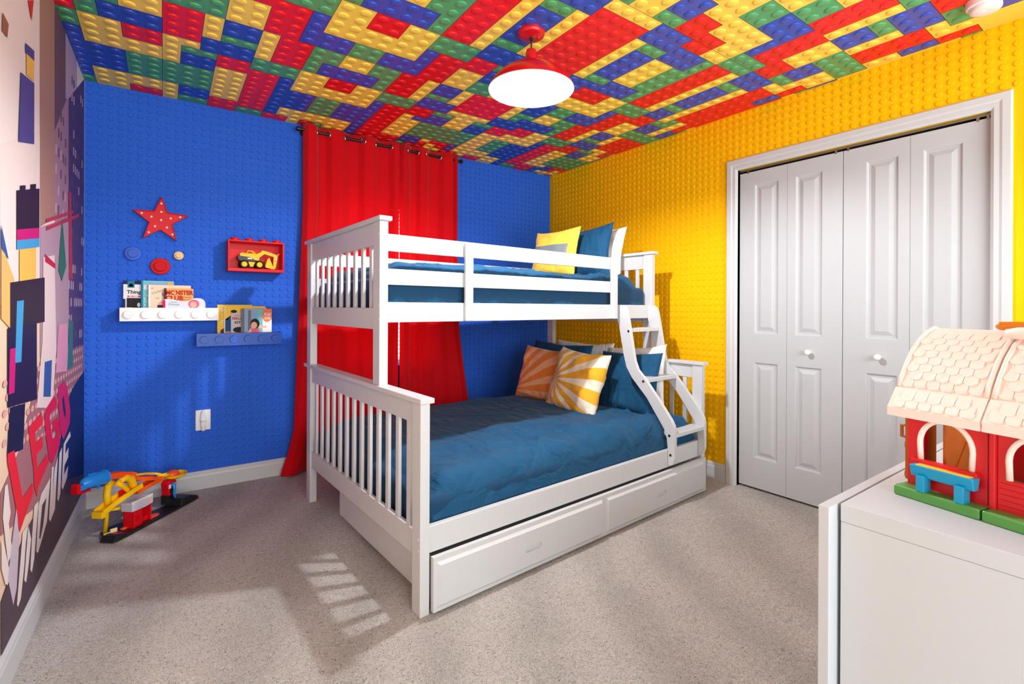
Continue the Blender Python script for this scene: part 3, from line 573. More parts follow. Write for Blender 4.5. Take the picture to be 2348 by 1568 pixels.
# ------------------------------------------------------------------ curtains
RZ, RY = 2.388, YB-.066
t = empty('curtain_rod', (1.39, RY, RZ), 'black curtain rod above the window carrying the red curtains', 'curtain rod')
b = B().tube([(.765, RY, RZ), (2.03, RY, RZ)], .0095, 14); wobj('rod', b, 'curtain_rod_black', t, smooth='auto')
for x, s in ((.765, -1), (2.03, 1)):
    b = B().lathe([(.0095, 0), (.016, .004), (.016, .022), (.012, .026)], (0, 0, 0), 'z', 20); b.xf(lambda X, Y, Z: (x+s*(Z-.003), RY+X, RZ+Y)); wobj('finial', b, 'curtain_rod_black', t, smooth='auto')
    b = B().tube([(x-s*.03, YB-.001, RZ-.005), (x-s*.03, RY, RZ-.005)], .007, 10); b.lathe([(.018, -.008), (.018, .0)], (x-s*.03, YB, RZ-.005), 'y', 16); wobj('bracket', b, 'curtain_rod_black', t)
def interp(kn, x):
    if x <= kn[0][0]: return kn[0][1]
    for (a, u), (c, v) in zip(kn, kn[1:]):
        if x <= c:
            s = (x-a)/(c-a); s = s*s*(3-2*s); return u+(v-u)*s
    return kn[-1][1]
def curtain(label, knots, x0, x1, flare, rings, zbot):
    t = empty('curtain', ((x0+x1)/2, RY, 1.2), label, 'curtain', 'red eyelet curtains at the window')
    b = B(); nx, nz = 120, 46; vs = []
    for j in range(nz+1):
        z = 2.432+(zbot-2.432)*j/nz; q = (2.432-z)/2.43
        for i in range(nx+1):
            s = i/nx; xt = x0+(x1-x0)*s; off = interp(knots, xt)
            amp = .78-.30*q; mid = .066
            off = mid+(off-mid)*amp
            x = xt+flare(s, z)+.008*q*sin(9*s+3*q)
            off += .018*q*sin(7*s+1.3)+.004*noise.noise(Vector((xt*9, z*2, 3)))
            if z < .05: off += .02*(1-z/.05)*(.5+.5*sin(20*s))
            vs.append((x, YB-max(off, .012), z+(.006*noise.noise(Vector((xt*7, 0, 0))) if j in (0, nz) else 0)))
    fs = [(j*(nx+1)+i, (j+1)*(nx+1)+i, (j+1)*(nx+1)+i+1, j*(nx+1)+i+1) for j in range(nz) for i in range(nx)]
    b.add(vs, fs); o = wobj('fabric', b, 'curtain_red', t, smooth=True)
    md = o.modifiers.new('Solid', 'SOLIDIFY'); md.thickness = .0022
    for x in rings:
        dx = .004; sl = (interp(knots, x+dx)-interp(knots, x-dx))/(2*dx)
        T = Vector((1, -sl, 0)).normalized(); Nn = Vector((T.y, -T.x, 0)); c = Vector((x, YB-interp(knots, x), RZ))
        pts = [c+T*(.021*cos(a))+Vector((0, 0, .021*sin(a))) for a in [2*pi*k/26 for k in range(26)]]
        b = B().tube(pts, .0045, 8, closed=True); wobj('eyelet_ring', b, 'chrome', t, smooth=True)
fl = lambda s, z: -(1-s)**2*(.07*max(0, (1.9-z)/1.9)+.075*max(0, (.32-z)/.32)**1.3)
curtain('wider red eyelet curtain hanging beside the book ledges', [(.785, .055), (.815, .112), (.86, .108), (.90, .036), (.935, .036), (.985, .098), (1.05, .085), (1.12, .034), (1.17, .04), (1.225, .098), (1.28, .085), (1.345, .032), (1.40, .045), (1.45, .108)], .785, 1.478, fl, (.885, .957, 1.085, 1.205, 1.315, 1.42), .012)
fr = lambda s, z: s**1.5*(.05*max(0, (1.7-z)/1.7)+.13*max(0, (1.0-z)/1.0)**1.2)+.006
curtain('narrower red eyelet curtain hanging nearer the yellow wall', [(1.482, .07), (1.515, .108), (1.55, .085), (1.60, .036), (1.625, .038), (1.665, .098), (1.71, .085), (1.765, .033), (1.815, .045), (1.88, .10), (1.935, .104), (1.958, .05), (1.985, .098), (2.0, .07)], 1.482, 2.0, fr, (1.565, 1.642, 1.722, 1.838), .012)
# ------------------------------------------------------------------ pendant lamp
LX, LY = 1.387, 1.805
t = empty('pendant_lamp', (LX, LY, H), 'red enamel dome pendant lamp hanging lit from the ceiling', 'pendant lamp')
b = B().lathe([(.063, 0), (.063, -.010), (.060, -.020), (.052, -.026), (.010, -.030)][::-1], (LX, LY, H), 'z', 40); b.sphere((LX+.026, LY-.02, H-.027), .009, 12); wobj('canopy', b, 'pendant_red', t, smooth='auto')
b = B().tube([(LX, LY, H-.028), (LX, LY, 2.352)], .0032, 10); b.lathe([(.009, -.042), (.009, -.028)], (LX, LY, H), 'z', 14); wobj('cord', b, 'black_plastic', t, smooth='auto')
b = B().lathe([(.026, 2.284), (.026, 2.340), (.022, 2.352), (.010, 2.357)], (LX, LY, 0), 'z', 28); wobj('socket_cap', b, 'pendant_red', t, smooth='auto')
dome = [(.027, 2.290), (.060, 2.283), (.100, 2.268), (.140, 2.243), (.170, 2.215), (.188, 2.190), (.197, 2.168)]
b = B().lathe(dome[::-1], (LX, LY, 0), 'z', 64, cap=False); o = wobj('shade', b, 'pendant_red', t, smooth=True)
ins = [(r-.002, z-.002) for r, z in dome]; ins[-1] = (.1955, 2.168)
b = B().lathe(ins, (LX, LY, 0), 'z', 64, cap=False); wobj('shade_lining', b, 'pendant_white', t, smooth=True)
b = B().tube([(LX+.1965*cos(a), LY+.1965*sin(a), 2.168) for a in [2*pi*k/64 for k in range(64)]], .0022, 8, closed=True); wobj('shade_rim', b, 'pendant_white', t, smooth=True)
mat('bulb_glow', (255, 250, 244), .4, .2, emit=((246, 250, 255), BULB))
b = B().lathe([(.003, 2.190), (.018, 2.193), (.030, 2.203), (.034, 2.216), (.031, 2.232), (.020, 2.250), (.014, 2.262), (.014, 2.278)], (LX, LY, 0), 'z', 32); wobj('light_bulb', b, 'bulb_glow', t, smooth=True)
# ------------------------------------------------------------------ smoke alarm
c = (2.765, .525)
t = empty('smoke_alarm', (c[0], c[1], H), 'round white smoke alarm on the brick patterned ceiling near the yellow wall', 'smoke alarm')
b = B().lathe([(.05, -.030), (.056, -.026), (.058, -.010), (.058, 0)], (c[0], c[1], H), 'z', 40); wobj('base', b, 'smoke_white', t, smooth='auto')
b = B().lathe([(.006, -.050), (.030, -.050), (.046, -.046), (.051, -.040), (.052, -.031)], (c[0]+.006, c[1]-.004, H), 'z', 40); wobj('cover', b, 'smoke_white', t, smooth='auto')
b = B().lathe([(.012, -.0515), (.014, -.051), (.014, -.049)], (c[0]-.004, c[1]+.006, H), 'z', 20); wobj('test_button', b, 'smoke_white', t, smooth='auto')
# ------------------------------------------------------------------ wall decorations on the blue wall
SX, SZ = -.0145, 1.6795
t = empty('star_light', (SX, YB, SZ), 'red metal marquee star with white bulbs on the blue wall', 'star light')
sp = [(-.010, 1.823), (.019, 1.727), (.125, 1.721), (.043, 1.659), (.065, 1.561), (-.017, 1.621), (-.100, 1.564), (-.071, 1.661), (-.150, 1.727), (-.046, 1.731)]
sp = [(SX+(x-SX)*1.0, SZ+(z-SZ)) for x, z in sp]
b = B(); n = 10; vs = []
for ins, y in ((1.0, YB), (1.0, YB-.034), (.965, YB-.034), (.93, YB-.020)): vs += [(SX+(x-SX)*ins, y, SZ+(z-SZ)*ins) for x, z in sp]
fs = []
for r in range(3):
    for k in range(n): fs.append((r*n+k, (r+1)*n+k, (r+1)*n+(k+1) % n, r*n+(k+1) % n))
b.add(vs, fs)
for k in range(n): b.add([vs[3*n+k], vs[3*n+(k+1) % n], (SX, YB-.020, SZ)], [(0, 2, 1)])
o = wobj('star_body', b, 'red_plastic', t)
bm = bmesh.new(); bm.from_mesh(o.data); bmesh.ops.recalc_face_normals(bm, faces=bm.faces); bm.to_mesh(o.data); bm.free()
for x, z in [(-.012, 1.781), (-.013, 1.73), (-.014, 1.68), (-.061, 1.696), (-.108, 1.712), (.034, 1.695), (.082, 1.708), (-.044, 1.64), (-.074, 1.6), (.015, 1.638), (.043, 1.598)]:
    wobj('bulb', B().sphere((x, YB-.023, z), .0068, 12, (1, .9, 1)), 'white_plastic', t, smooth=True)
def wall_stud(label, x, z, R, m, txt):
    t = empty('round_wall_hook', (x, YB, z), label, 'wall hook', 'round studded wall hooks')
    b = B().lathe([(R, 0), (R, .016), (R*.96, .020), (R*.4, .020)], (0, 0, 0), 'z', 48); b.xf(lambda X, Y, Z: (x+X, YB-Z, z+Y)); wobj('disc', b, m, t, smooth='auto')
    r = R*.60; b = B().lathe([(r, .018), (r, .033), (r*.95, .036), (r*.3, .036)], (0, 0, 0), 'z', 40); b.xf(lambda X, Y, Z: (x+X, YB-Z, z+Y)); wobj('stud', b, m, t, smooth='auto')
    if txt: text('lettering', 'LEGO', R*.40, m, t, Matrix.Translation((-t.location.x, -t.location.y, -t.location.z)) @ onwall(x, YB-.0362, z), .0016, shear=.15, bold=.0006)
wall_stud('blue round studded hook on the blue wall below the star', -.148, 1.469, .0405, 'blue_plastic', True)
wall_stud('large red round studded hook on the blue wall below the star', -.016, 1.400, .050, 'red_matte', True)
wall_stud('small cream round studded hook on the blue wall below the star', .076, 1.471, .0255, 'cream_plastic', False)
SD = .105    # ledge depth
def ledge(label, x0, x1, z0, z1, m, top):
    t = empty('book_ledge', ((x0+x1)/2, YB, z0), label, 'book ledge', 'brick shaped book ledges')
    b = B(); y = YB-SD; b.box(x0, x1, y, y+.007, z0, z1); b.box(x0, x1, y+.007, YB, z0, z0+.007); b.box(x0, x0+.006, y+.007, YB, z0+.007, z1); b.box(x1-.006, x1, y+.007, YB, z0+.007, z1); b.box(x0+.006, x1-.006, YB-.006, YB, z0+.007, z1)
    wobj('tray', b, m, t, bevel=.0012)
    p = (x1-x0)/6
    for k in range(6):
        x = x0+p*(k+.5); z = (z0+z1)/2; r = .0235
        b = B().lathe([(r, 0), (r, .011), (r*.96, .013), (r*.3, .013)], (0, 0, 0), 'z', 36); b.xf(lambda X, Y, Z: (x+X, y-Z, z+Y)); s = wobj('stud', b, m, t, smooth='auto')
        text('lettering', 'LEGO', .017, m, s, Matrix.Translation((-t.location.x, -t.location.y, -t.location.z)) @ onwall(x, y-.0133, z), .0014, shear=.15, bold=.0005)
ledge('white studded brick book ledge on the blue wall', -.205, .283, 1.070, 1.1485, 'white_plastic', 1)
ledge('blue studded brick book ledge on the blue wall', .165, .648, .909, .989, 'blue_plastic', 1)
# books: x0, x1, top z, y of the front cover, ledge floor z
def book(label, x0, x1, z0, z1, y, th, cover, side='paper_white'):
    t = empty('book', ((x0+x1)/2, y, z0), label, 'book', 'picture books on the wall ledges')
    wobj('cover', B().box(x0, x1, y, y+th, z0, z1), cover, t, bevel=.0006)
    return t
def onb(t, x, z, y, rot=0): return Matrix.Translation((-t.location.x, -t.location.y, -t.location.z)) @ onwall(x, y-.0004, z, rot)
def patch(t, name, x0, x1, z0, z1, y, m): wobj(name, B().box(x0, x1, y-.0008, y, z0, z1), m, t)
def shape(t, name, pts, y, m, d=.0008): wobj(name, B().prism(pts, 'y', y-d, y-.00005), m, t)
def disc(x, z, rx, rz, n=24): return [(x+rx*cos(2*pi*k/n), z+rz*sin(2*pi*k/n)) for k in range(n)]
zf = 1.0775
y = YB-.030; t = book('black and white photo paperback with the word Thing, first on the white ledge', -.192, -.110, zf, 1.307, y, .012, 'paper_white')
patch(t, 'cover_photo', -.176, -.110, zf, 1.205, y, 'ink_black'); patch(t, 'header_band', -.192, -.110, 1.286, 1.307, y, 'ink_navy'); patch(t, 'badge', -.172, -.140, 1.266, 1.3065, y-.0008, 'ink_teal')
patch(t, 'spine_stripe', -.192, -.182, zf, 1.20, y, 'ink_navy'); patch(t, 'subtitle_band', -.172, -.112, 1.210, 1.219, y-.0006, 'ink_magenta')
text('lettering', 'Thing', .029, 'ink_black', t, onb(t, -.143, 1.240, y), bold=.0007); patch(t, 'subtitle_print', -.166, -.150, 1.2125, 1.2165, y-.0014, 'paper_white'); patch(t, 'subtitle_print', -.146, -.122, 1.2125, 1.2165, y-.0014, 'paper_white')
shape(t, 'badge_house', [(-.166, 1.272), (-.146, 1.272), (-.146, 1.284), (-.156, 1.291), (-.166, 1.284)], y-.0008, 'paper_white'); shape(t, 'photo_figures', disc(-.119, 1.165, .008, .013), y-.0008, 'cover_gray'); shape(t, 'photo_highlight', disc(-.140, 1.094, .018, .010), y-.0008, 'ink_pink')
patch(t, 'signature', -.186, -.150, 1.140, 1.150, y-.0008, 'cover_yellow')
y = YB-.044; t = book('teal underwater picture book behind the cream book on the white ledge', -.108, .052, zf, 1.310, y, .012, 'cover_teal')
patch(t, 'spine_stripe', -.108, -.099, zf, 1.310, y, 'ink_teal'); patch(t, 'cover_waves', -.070, .05, 1.285, 1.300, y, 'ink_sky'); patch(t, 'bookmark_tab', .022, .046, 1.270, 1.304, y-.0008, 'cover_orange')
text('lettering', 'B', .034, 'paper_white', t, onb(t, -.087, 1.268, y), bold=.001); text('lettering', 'i', .034, 'paper_white', t, onb(t, -.073, 1.268, y))
for q in range(14): shape(t, 'bubble', disc(random.uniform(-.092, -.078), random.uniform(1.10, 1.25), .0028, .003, 10), y, 'paper_white')
y = YB-.060; t = book('cream picture book with small lettering leaning on the white ledge', -.073, .138, zf, 1.285, y, .012, 'cover_cream')
patch(t, 'spine_stripe', -.073, -.064, zf, 1.285, y, 'paper_white'); patch(t, 'cover_picture', -.030, .012, zf, 1.165, y, 'ink_plum'); patch(t, 'cover_mark', -.062, -.048, zf, 1.118, y, 'ink_pink')
text('lettering', "YOU'RE A", .015, 'ink_gray', t, onb(t, -.028, 1.243, y, .35)); text('lettering', 'B', .03, 'ink_plum', t, onb(t, 0.0, 1.227, y, .3)); text('lettering', 'x', .02, 'ink_gray', t, onb(t, -.055, 1.265, y)); text('lettering', 'THE', .010, 'ink_gray', t, onb(t, -.03, 1.205, y, .3))
y = YB-.074; t = book('orange book titled Monster Club on the white ledge', .010, .151, zf, 1.266, y, .010, 'cover_orange')
patch(t, 'spine_stripe', .002, .014, zf, 1.266, y, 'ink_plum'); text('lettering', 'MONSTER', .035, 'ink_red', t, onb(t, .079, 1.239, y), sx=.86, bold=.0018); text('lettering', 'CLUB', .037, 'ink_red', t, onb(t, .054, 1.206, y), sx=.95, bold=.0018); shape(t, 'printed_eye', disc(.0555, 1.2395, .006, .007, 14), y-.0006, 'paper_white'); shape(t, 'eye_pupil', disc(.0555, 1.2405, .003, .003, 10), y-.0014, 'ink_black'); text('lettering', 'MONSTERS', .009, 'ink_plum', t, onb(t, .116, 1.212, y)); text('lettering', 'TAKE OVER', .009, 'ink_plum', t, onb(t, .116, 1.198, y))
y = YB-.089; x0, x1 = .0, .213
t = empty('book', ((x0+x1)/2, y, zf), 'pale blue wavy topped board book with a pink spine on the white ledge', 'book', 'picture books on the wall ledges')
pts = [(x0, zf), (x1, zf), (x1, 1.172)]+[(x1-.034+.034*cos(a), 1.172+.036*sin(a)) for a in [k*pi/16 for k in range(1, 8)]]+[(.165, 1.2085), (.150, 1.206), (.135, 1.198), (.120, 1.190), (.100, 1.187), (.080, 1.191), (.045, 1.200), (.01, 1.201), (x0, 1.195)]
wobj('cover', B().prism(pts, 'y', y, y+.011), 'cover_pale', t); patch(t, 'spine_stripe', x0-.004, x0+.009, zf, 1.194, y, 'ink_magenta')
text('lettering', 'Disney', .012, 'ink_gray', t, onb(t, .052, 1.183, y)); text('lettering', 'Princess', .020, 'ink_gray', t, onb(t, .052, 1.168, y), sx=.8)
shape(t, 'printed_flower', disc(.152, 1.172, .029, .027), y, 'ink_pink'); shape(t, 'flower_center', disc(.150, 1.168, .017, .018), y, 'ink_skin', .0012); shape(t, 'printed_leaf', [(.11, 1.118), (.19, 1.118), (.165, 1.143), (.13, 1.143)], y, 'ink_sky', .001)
for q in (.022, .052, .082): shape(t, 'printed_shape', disc(q, 1.138, .011, .008), y, 'ink_skin')
zf = .917
y = YB-.044; t = book('taller yellow book with tiny suns behind the others on the blue ledge', .280, .478, zf, 1.169, y, .012, 'cover_yellow')
for x, z in ((.305, 1.138), (.310, 1.060)):
    pts = [(x+(.013 if k % 2 else .005)*cos(pi*k/8), z+(.013 if k % 2 else .005)*sin(pi*k/8)) for k in range(16)]; shape(t, 'printed_sun', pts, y, 'paper_white'); shape(t, 'sun_center', disc(x, z, .005, .005, 12), y, 'cover_gray', .0012)
for x, z in ((.306, 1.118), (.298, 1.098), (.304, 1.078), (.297, 1.035)): shape(t, 'printed_dot', disc(x, z, .003, .003, 10), y, 'ink_orange')
shape(t, 'printed_treat', [(.298, 1.005), (.318, 1.020), (.328, 1.000), (.322, .950), (.300, .960)], y, 'ink_plum')
y = YB-.058; t = empty('book', (.44, y, zf), 'yellow round cornered book with a blue wrapper and red letters on the blue ledge', 'book', 'picture books on the wall ledges')
pts = [(.318, zf), (.562, zf), (.562, 1.142)]+[(.544+.018*cos(a), 1.142+.018*sin(a)) for a in [k*pi/10 for k in range(1, 5)]]+[(.544, 1.160), (.318, 1.163)]
wobj('cover', B().prism(pts, 'y', y, y+.012), 'cover_yellow', t); patch(t, 'spine_stripe', .316, .322, zf, 1.16, y, 'cover_cream'); patch(t, 'printed_wrapper', .323, .420, .997, 1.075, y, 'ink_blue'); shape(t, 'wrapper_edge', [(.323, 1.075), (.335, 1.070), (.352, 1.098), (.370, 1.075)], y, 'ink_blue'); patch(t, 'lower_panel', .323, .42, zf, .997, y, 'cover_orange')
text('lettering', 'MIS', .036, 'ink_red', t, onb(t, .351, .963, y-.0008, .06), sx=.7, bold=.0012); shape(t, 'printed_hair', disc(.371, 1.126, .018, .010), y, 'ink_black')
y = YB-.072; t = book('small gray paperback with a red figure, second from the front on the blue ledge', .353, .450, zf, 1.116, y, .008, 'cover_gray')
text('lettering', 'GILLI', .021, 'ink_red', t, onb(t, .386, 1.081, y), sx=1.1, bold=.0009); text('lettering', 'KIT', .023, 'ink_black', t, onb(t, .391, 1.054, y), bold=.0007); patch(t, 'rule', .372, .42, 1.098, 1.100, y, 'ink_black'); shape(t, 'printed_cap', disc(.400, 1.008, .035, .018), y, 'ink_black'); shape(t, 'printed_coat', [(.368, zf), (.430, zf), (.430, 1.000), (.372, .992)], y, 'ink_orange', .0007)
y = YB-.088; t = book('photo book of a girl in pink with an orange circle on the blue ledge', .410, .589, zf, 1.144, y, .008, 'ink_sky')
patch(t, 'spine_stripe', .408, .428, zf, 1.144, y, 'ink_gray'); patch(t, 'photo_column', .449, .466, zf, 1.135, y, 'ink_gray'); patch(t, 'photo_wall', .50, .534, zf, 1.14, y, 'cover_teal'); patch(t, 'photo_room', .534, .589, .955, 1.08, y, 'paper_white'); patch(t, 'photo_sofa', .534, .589, zf, .958, y-.0006, 'ink_pink')
shape(t, 'photo_dress', [(.466, zf), (.530, zf), (.520, .985), (.512, 1.015), (.470, 1.015), (.468, .975)], y-.0006, 'ink_pink'); shape(t, 'photo_arm', [(.510, 1.015), (.560, 1.020), (.560, 1.030), (.508, 1.036)], y-.0006, 'ink_skin'); shape(t, 'photo_arm', [(.466, 1.020), (.446, .990), (.438, .985), (.440, .960), (.455, .950), (.470, .995)], y-.0006, 'ink_skin')
shape(t, 'photo_hair', disc(.489, 1.046, .027, .033), y-.0007, 'ink_black'); shape(t, 'photo_face', disc(.484, 1.036, .018, .022), y-.0008, 'ink_skin', .0014); shape(t, 'printed_circle', [(.589, 1.144), (.550, 1.144)]+[(.560+.028*cos(a), 1.100+.044*sin(a)) for a in [pi/2+k*pi/14 for k in range(1, 17)]]+[(.589, 1.075)], y-.0006, 'ink_orange')
text('lettering', "Kids'", .028, 'paper_white', t, onb(t, .563, 1.107, y-.0016), shear=.2, bold=.0006, sx=.82); [patch(t, 'subtitle_print', xa, xb, zz, zz+.0045, y-.0014, 'paper_white') for xa, xb, zz in ((.545, .562, 1.084), (.565, .582, 1.084), (.546, .560, 1.075), (.563, .583, 1.075))]
# red brick display shelf
x0, x1, z0, z1, D = .331, .657, 1.384, 1.583, .122
t = empty('brick_display_shelf', ((x0+x1)/2, YB, z0), 'open red toy brick display shelf on the blue wall beside the curtain', 'display shelf')
b = B(); y = YB-D; w = .009; b.box(x0, x1, y, YB, z0, z0+.02); b.box(x0, x1, y, YB, z1-w, z1); b.box(x0, x0+w, y, YB, z0+.02, z1-w); b.box(x1-w, x1, y, YB, z0+.02, z1-w); b.box(x0+w, x1-w, YB-.008, YB, z0+.02, z1-w)
wobj('shelf_box', b, 'red_plastic', t, bevel=.0016)
for k in range(4):
    for yy in (y+.034,):
        x = x0+(x1-x0)*(k+.5)/4; b = B().lathe([(.026, 0), (.026, .013), (.0245, .0155), (.008, .0155)], (x, yy, z1), 'z', 32); wobj('stud', b, 'red_plastic', t, smooth='auto')
# toy excavator standing in the shelf (x along the wall)
EX, EY, EZ = .378, YB-.062, z0+.0205
t = empty('toy_excavator', (.47, EY, EZ), 'yellow toy wheeled excavator standing in the red display shelf', 'toy excavator')
y0, y1 = EY-.034, EY+.030
def wheel(x, yy, s):
    R = .0265
    b = B().lathe([(R*.55, -.010), (R*.9, -.010), (R, -.006), (R, .006), (R*.9, .010), (R*.55, .010)], (0, 0, 0), 'z', 30); b.xf(lambda X, Y, Z: (x+X, yy+Z, EZ+R+.001+Y))
    for k in range(15):
        a = 2*pi*k/15; c, q = cos(a), sin(a)
        b.add([(x+(R+dr)*cos(a+da), yy+dy, EZ+R+.001+(R+dr)*sin(a+da)) for dy in (-.008, .008) for dr in (-.001, .0018) for da in (-.07, .07)], [(0,1,3,2),(4,6,7,5),(0,4,5,1),(2,3,7,6),(0,2,6,4),(1,5,7,3)])
    w = wobj('wheel', b, 'rubber', t)
    h = B().lathe([(R*.62, 0), (R*.64, .0115), (R*.56, .0135), (R*.5, .0120), (R*.1, .0120)], (0, 0, 0), 'z', 26); h.xf(lambda X, Y, Z: (x+X, yy-s*Z, EZ+R+.001+Y)); wobj('hub', h, 'yellow_plastic', w, smooth='auto')
for x in (.425, .513):
    wheel(x, EY-.032, 1); wheel(x, EY+.030, -1)
b = B().prism([(.448, EZ+.046), (.492, EZ+.046), (.486, EZ+.030), (.482, EZ+.026), (.478, EZ+.014), (.458, EZ+.014), (.456, EZ+.026), (.452, EZ+.030)], 'y', EY-.026, EY+.024); wobj('undercarriage', b, 'yellow_plastic', t, bevel=.001)
b = B().prism([(.388, EZ+.064), (.396, EZ+.050), (.520, EZ+.048), (.520, EZ+.054), (.486, EZ+.058), (.462, EZ+.074), (.398, EZ+.082), (.386, EZ+.078)], 'y', EY-.036, EY+.030); wobj('counterweight', b, 'dark_gray_plastic', t, bevel=.0015)
b = B().prism([(.398, EZ+.076), (.470, EZ+.070), (.486, EZ+.056), (.510, EZ+.053), (.514, EZ+.075), (.545, EZ+.102), (.530, EZ+.116), (.496, EZ+.098), (.444, EZ+.100), (.412, EZ+.103), (.400, EZ+.094)], 'y', EY-.034, EY+.028); wobj('upper_body', b, 'yellow_plastic', t, bevel=.0015)
for p in ([(.442, EZ+.099), (.447, EZ+.117), (.472, EZ+.114), (.492, EZ+.098)],):
    for yy in (EY-.032, EY+.010): wobj('cab_frame', B().tube([(a, yy, z) for a, z in p], .0035, 8), 'yellow_plastic', t, smooth=True)
wobj('cab_roof', B().prism([(.446, EZ+.1165), (.473, EZ+.1135), (.473, EZ+.1165), (.446, EZ+.1195)], 'y', EY-.034, EY+.013), 'yellow_plastic', t)
wobj('cab_beacon', B().sphere((.468, EY-.01, EZ+.119), .005, 10), 'orange_plastic', t, smooth=True)
b = B().prism([(.508, EZ+.085), (.530, EZ+.124), (.540, EZ+.126), (.612, EZ+.104), (.616, EZ+.092), (.604, EZ+.086), (.545, EZ+.102), (.522, EZ+.082)], 'y', EY-.012, EY+.008); wobj('boom', b, 'yellow_plastic', t, bevel=.0015)
b = B().prism([(.596, EZ+.103), (.608, EZ+.107), (.626, EZ+.086), (.622, EZ+.060), (.614, EZ+.014), (.606, EZ+.002), (.598, EZ+.004), (.600, EZ+.040), (.602, EZ+.085)], 'y', EY-.016, EY+.010); st = wobj('dipper_arm', b, 'yellow_plastic', t, bevel=.0012)
wobj('decal', B().prism([(.609, EZ+.055), (.618, EZ+.058), (.619, EZ+.080), (.611, EZ+.080)], 'y', EY-.0168, EY-.0161), 'black_plastic', st); wobj('decal_panel', B().prism([(.611, EZ+.060), (.617, EZ+.062), (.6175, EZ+.078), (.612, EZ+.078)], 'y', EY-.0174, EY-.0169), 'white_plastic', st)
wobj('arm_linkage', B().prism([(.608, EZ+.098), (.636, EZ+.112), (.640, EZ+.108), (.622, EZ+.080)], 'y', EY-.006, EY+.004), 'orange_plastic', t)
b = B().prism([(.573, EZ+.080), (.560, EZ+.066), (.548, EZ+.020), (.552, EZ+.012), (.592, EZ+.002), (.598, EZ+.006), (.596, EZ+.020)], 'y', EY-.028, EY+.022); wobj('bucket', b, 'yellow_plastic', t, bevel=.0015)
wobj('decal', B().box(.444, .470, EY-.0372, EY-.0361, EZ+.062, EZ+.070), 'white_plastic', t)
[wobj('vent', B().box(.417+.007*k, .4205+.007*k, EY-.0345, EY-.0338, EZ+.0955, EZ+.0985), 'dark_gray_plastic', t) for k in range(5)]
# outlet plate and night light
x0, x1, z0, z1 = .167, .249, .371, .500
o = obj('outlet_plate', B().box(x0, x1, YB-.007, YB, z0, z1), 'white_plastic', bevel=.003, origin=Vector(((x0+x1)/2, YB, z0))); tag(o, 'white wall outlet plate low on the blue wall above the carpet', 'outlet')
cx = (x0+x1)/2; t = empty('night_light', (cx, YB-.007, .43), 'small clear plug in night light in the white wall outlet', 'night light')
b = B().box(cx-.013, cx+.013, YB-.034, YB-.007, .396, .432); wobj('plug_body', b, 'white_plastic', t, bevel=.004)
b = B().lathe([(.006, .368), (.012, .374), (.012, .396)], (cx, YB-.020, 0), 'z', 24); wobj('bulb_cap', b, 'paper_white', t, smooth='auto')
b = B().prism([(cx-.017, .436), (cx+.017, .436), (cx+.014, .470), (cx+.005, .500), (cx-.008, .500), (cx-.014, .470)], 'y', YB-.026, YB-.012); wobj('shade', b, 'cover_pale', t, bevel=.004)
b = B().lathe([(.016, .428), (.019, .433), (.016, .440)], (cx, YB-.020, 0), 'z', 24); wobj('collar', b, 'white_plastic', t, smooth='auto')
# ------------------------------------------------------------------ bunk bed (slightly out of square, as it stands)
BO = Vector((.780, 1.679, 0)); EU = Vector((cos(radians(4.3)), sin(radians(4.3)), 0)); EV = Vector((-sin(radians(3.0)), cos(radians(3.0)), 0))
def bw(u, v, z): return EU*u+EV*v+Vector((0, 0, z))          # bed frame, relative to BO
def bwW(u, v, z): return BO+bw(u, v, z)
bed = empty('bunk_bed', BO, 'white wooden twin over full bunk bed with slatted ends and a slanted ladder', 'bunk bed')
def bp(name, b, m='white_paint', parent=None, bevel=.0022, **k):
    b.xf(bw); return obj(name, b, m, parent or bed, bevel=bevel, **k)
VW = 1.440           # outer width of the lower bed
V2 = .378            # front of the upper bunk
def end_frame(u0, u1, foot):
    s = -1 if foot else 1
    bp('post', B().box(u0, u1, 0, .066, 0, .798)); bp('post', B().box(u0, u1, VW-.066, VW, 0, 1.533))
    bp('post', B().box(u0, u1, V2, V2+.070, .818, 1.533))
    pu0, pu1 = u0+.009, u1-.009
    bp('cap_rail', B().box(u0-.010, u1+.010, -.018, VW+.030, .798, .818), bevel=.003)
    bp('cap_rail', B().box(u0-.010, u1+.010, V2-.020, VW+.030, 1.533, 1.553), bevel=.003)
    bp('end_panel', B().box(pu0, pu1, .066, VW-.066, .713, .798)); bp('end_panel', B().box(pu0, pu1, V2+.070, VW-.066, 1.434, 1.533))
    bp('bottom_rail', B().box(pu0, pu1, .066, VW-.066, .207, .303)); bp('bottom_rail', B().box(pu0, pu1, V2+.070, VW-.066, 1.059, 1.155))
    n = 13
    for k in range(n):
        v = .066+(VW-.132)*(k+.62)/(n+.24); bp('slat', B().box(pu0+.004, pu1-.004, v-.014, v+.014, .303, .713), bevel=.0015)
    n = 9
    for k in range(n):
        v = V2+.07+(VW-.066-V2-.07)*(k+.62)/(n+.24); bp('slat', B().box(pu0+.004, pu1-.004, v-.014, v+.014, 1.155, 1.434), bevel=.0015)
    if foot:
        for v, z in ((.016, .288), (.016, .245), (V2+.012, 1.475), (V2+.012, 1.318), (V2+.012, 1.165), (V2+.012, 1.105), (VW-.02, 1.475), (VW-.02, 1.34), (VW-.02, 1.13), (VW-.02, .385), (VW-.02, .33)):
            b = B().lathe([(.0055, 0), (.0055, .0012), (.004, .0018), (.001, .0018)], (0, 0, 0), 'z', 14); b.xf(lambda X, Y, Z: (u0-Z, v+X, z+Y)); bp('bolt_cap', b, 'trim_paint', bevel=0)
end_frame(0, .040, True); end_frame(2.0, 2.040, False)
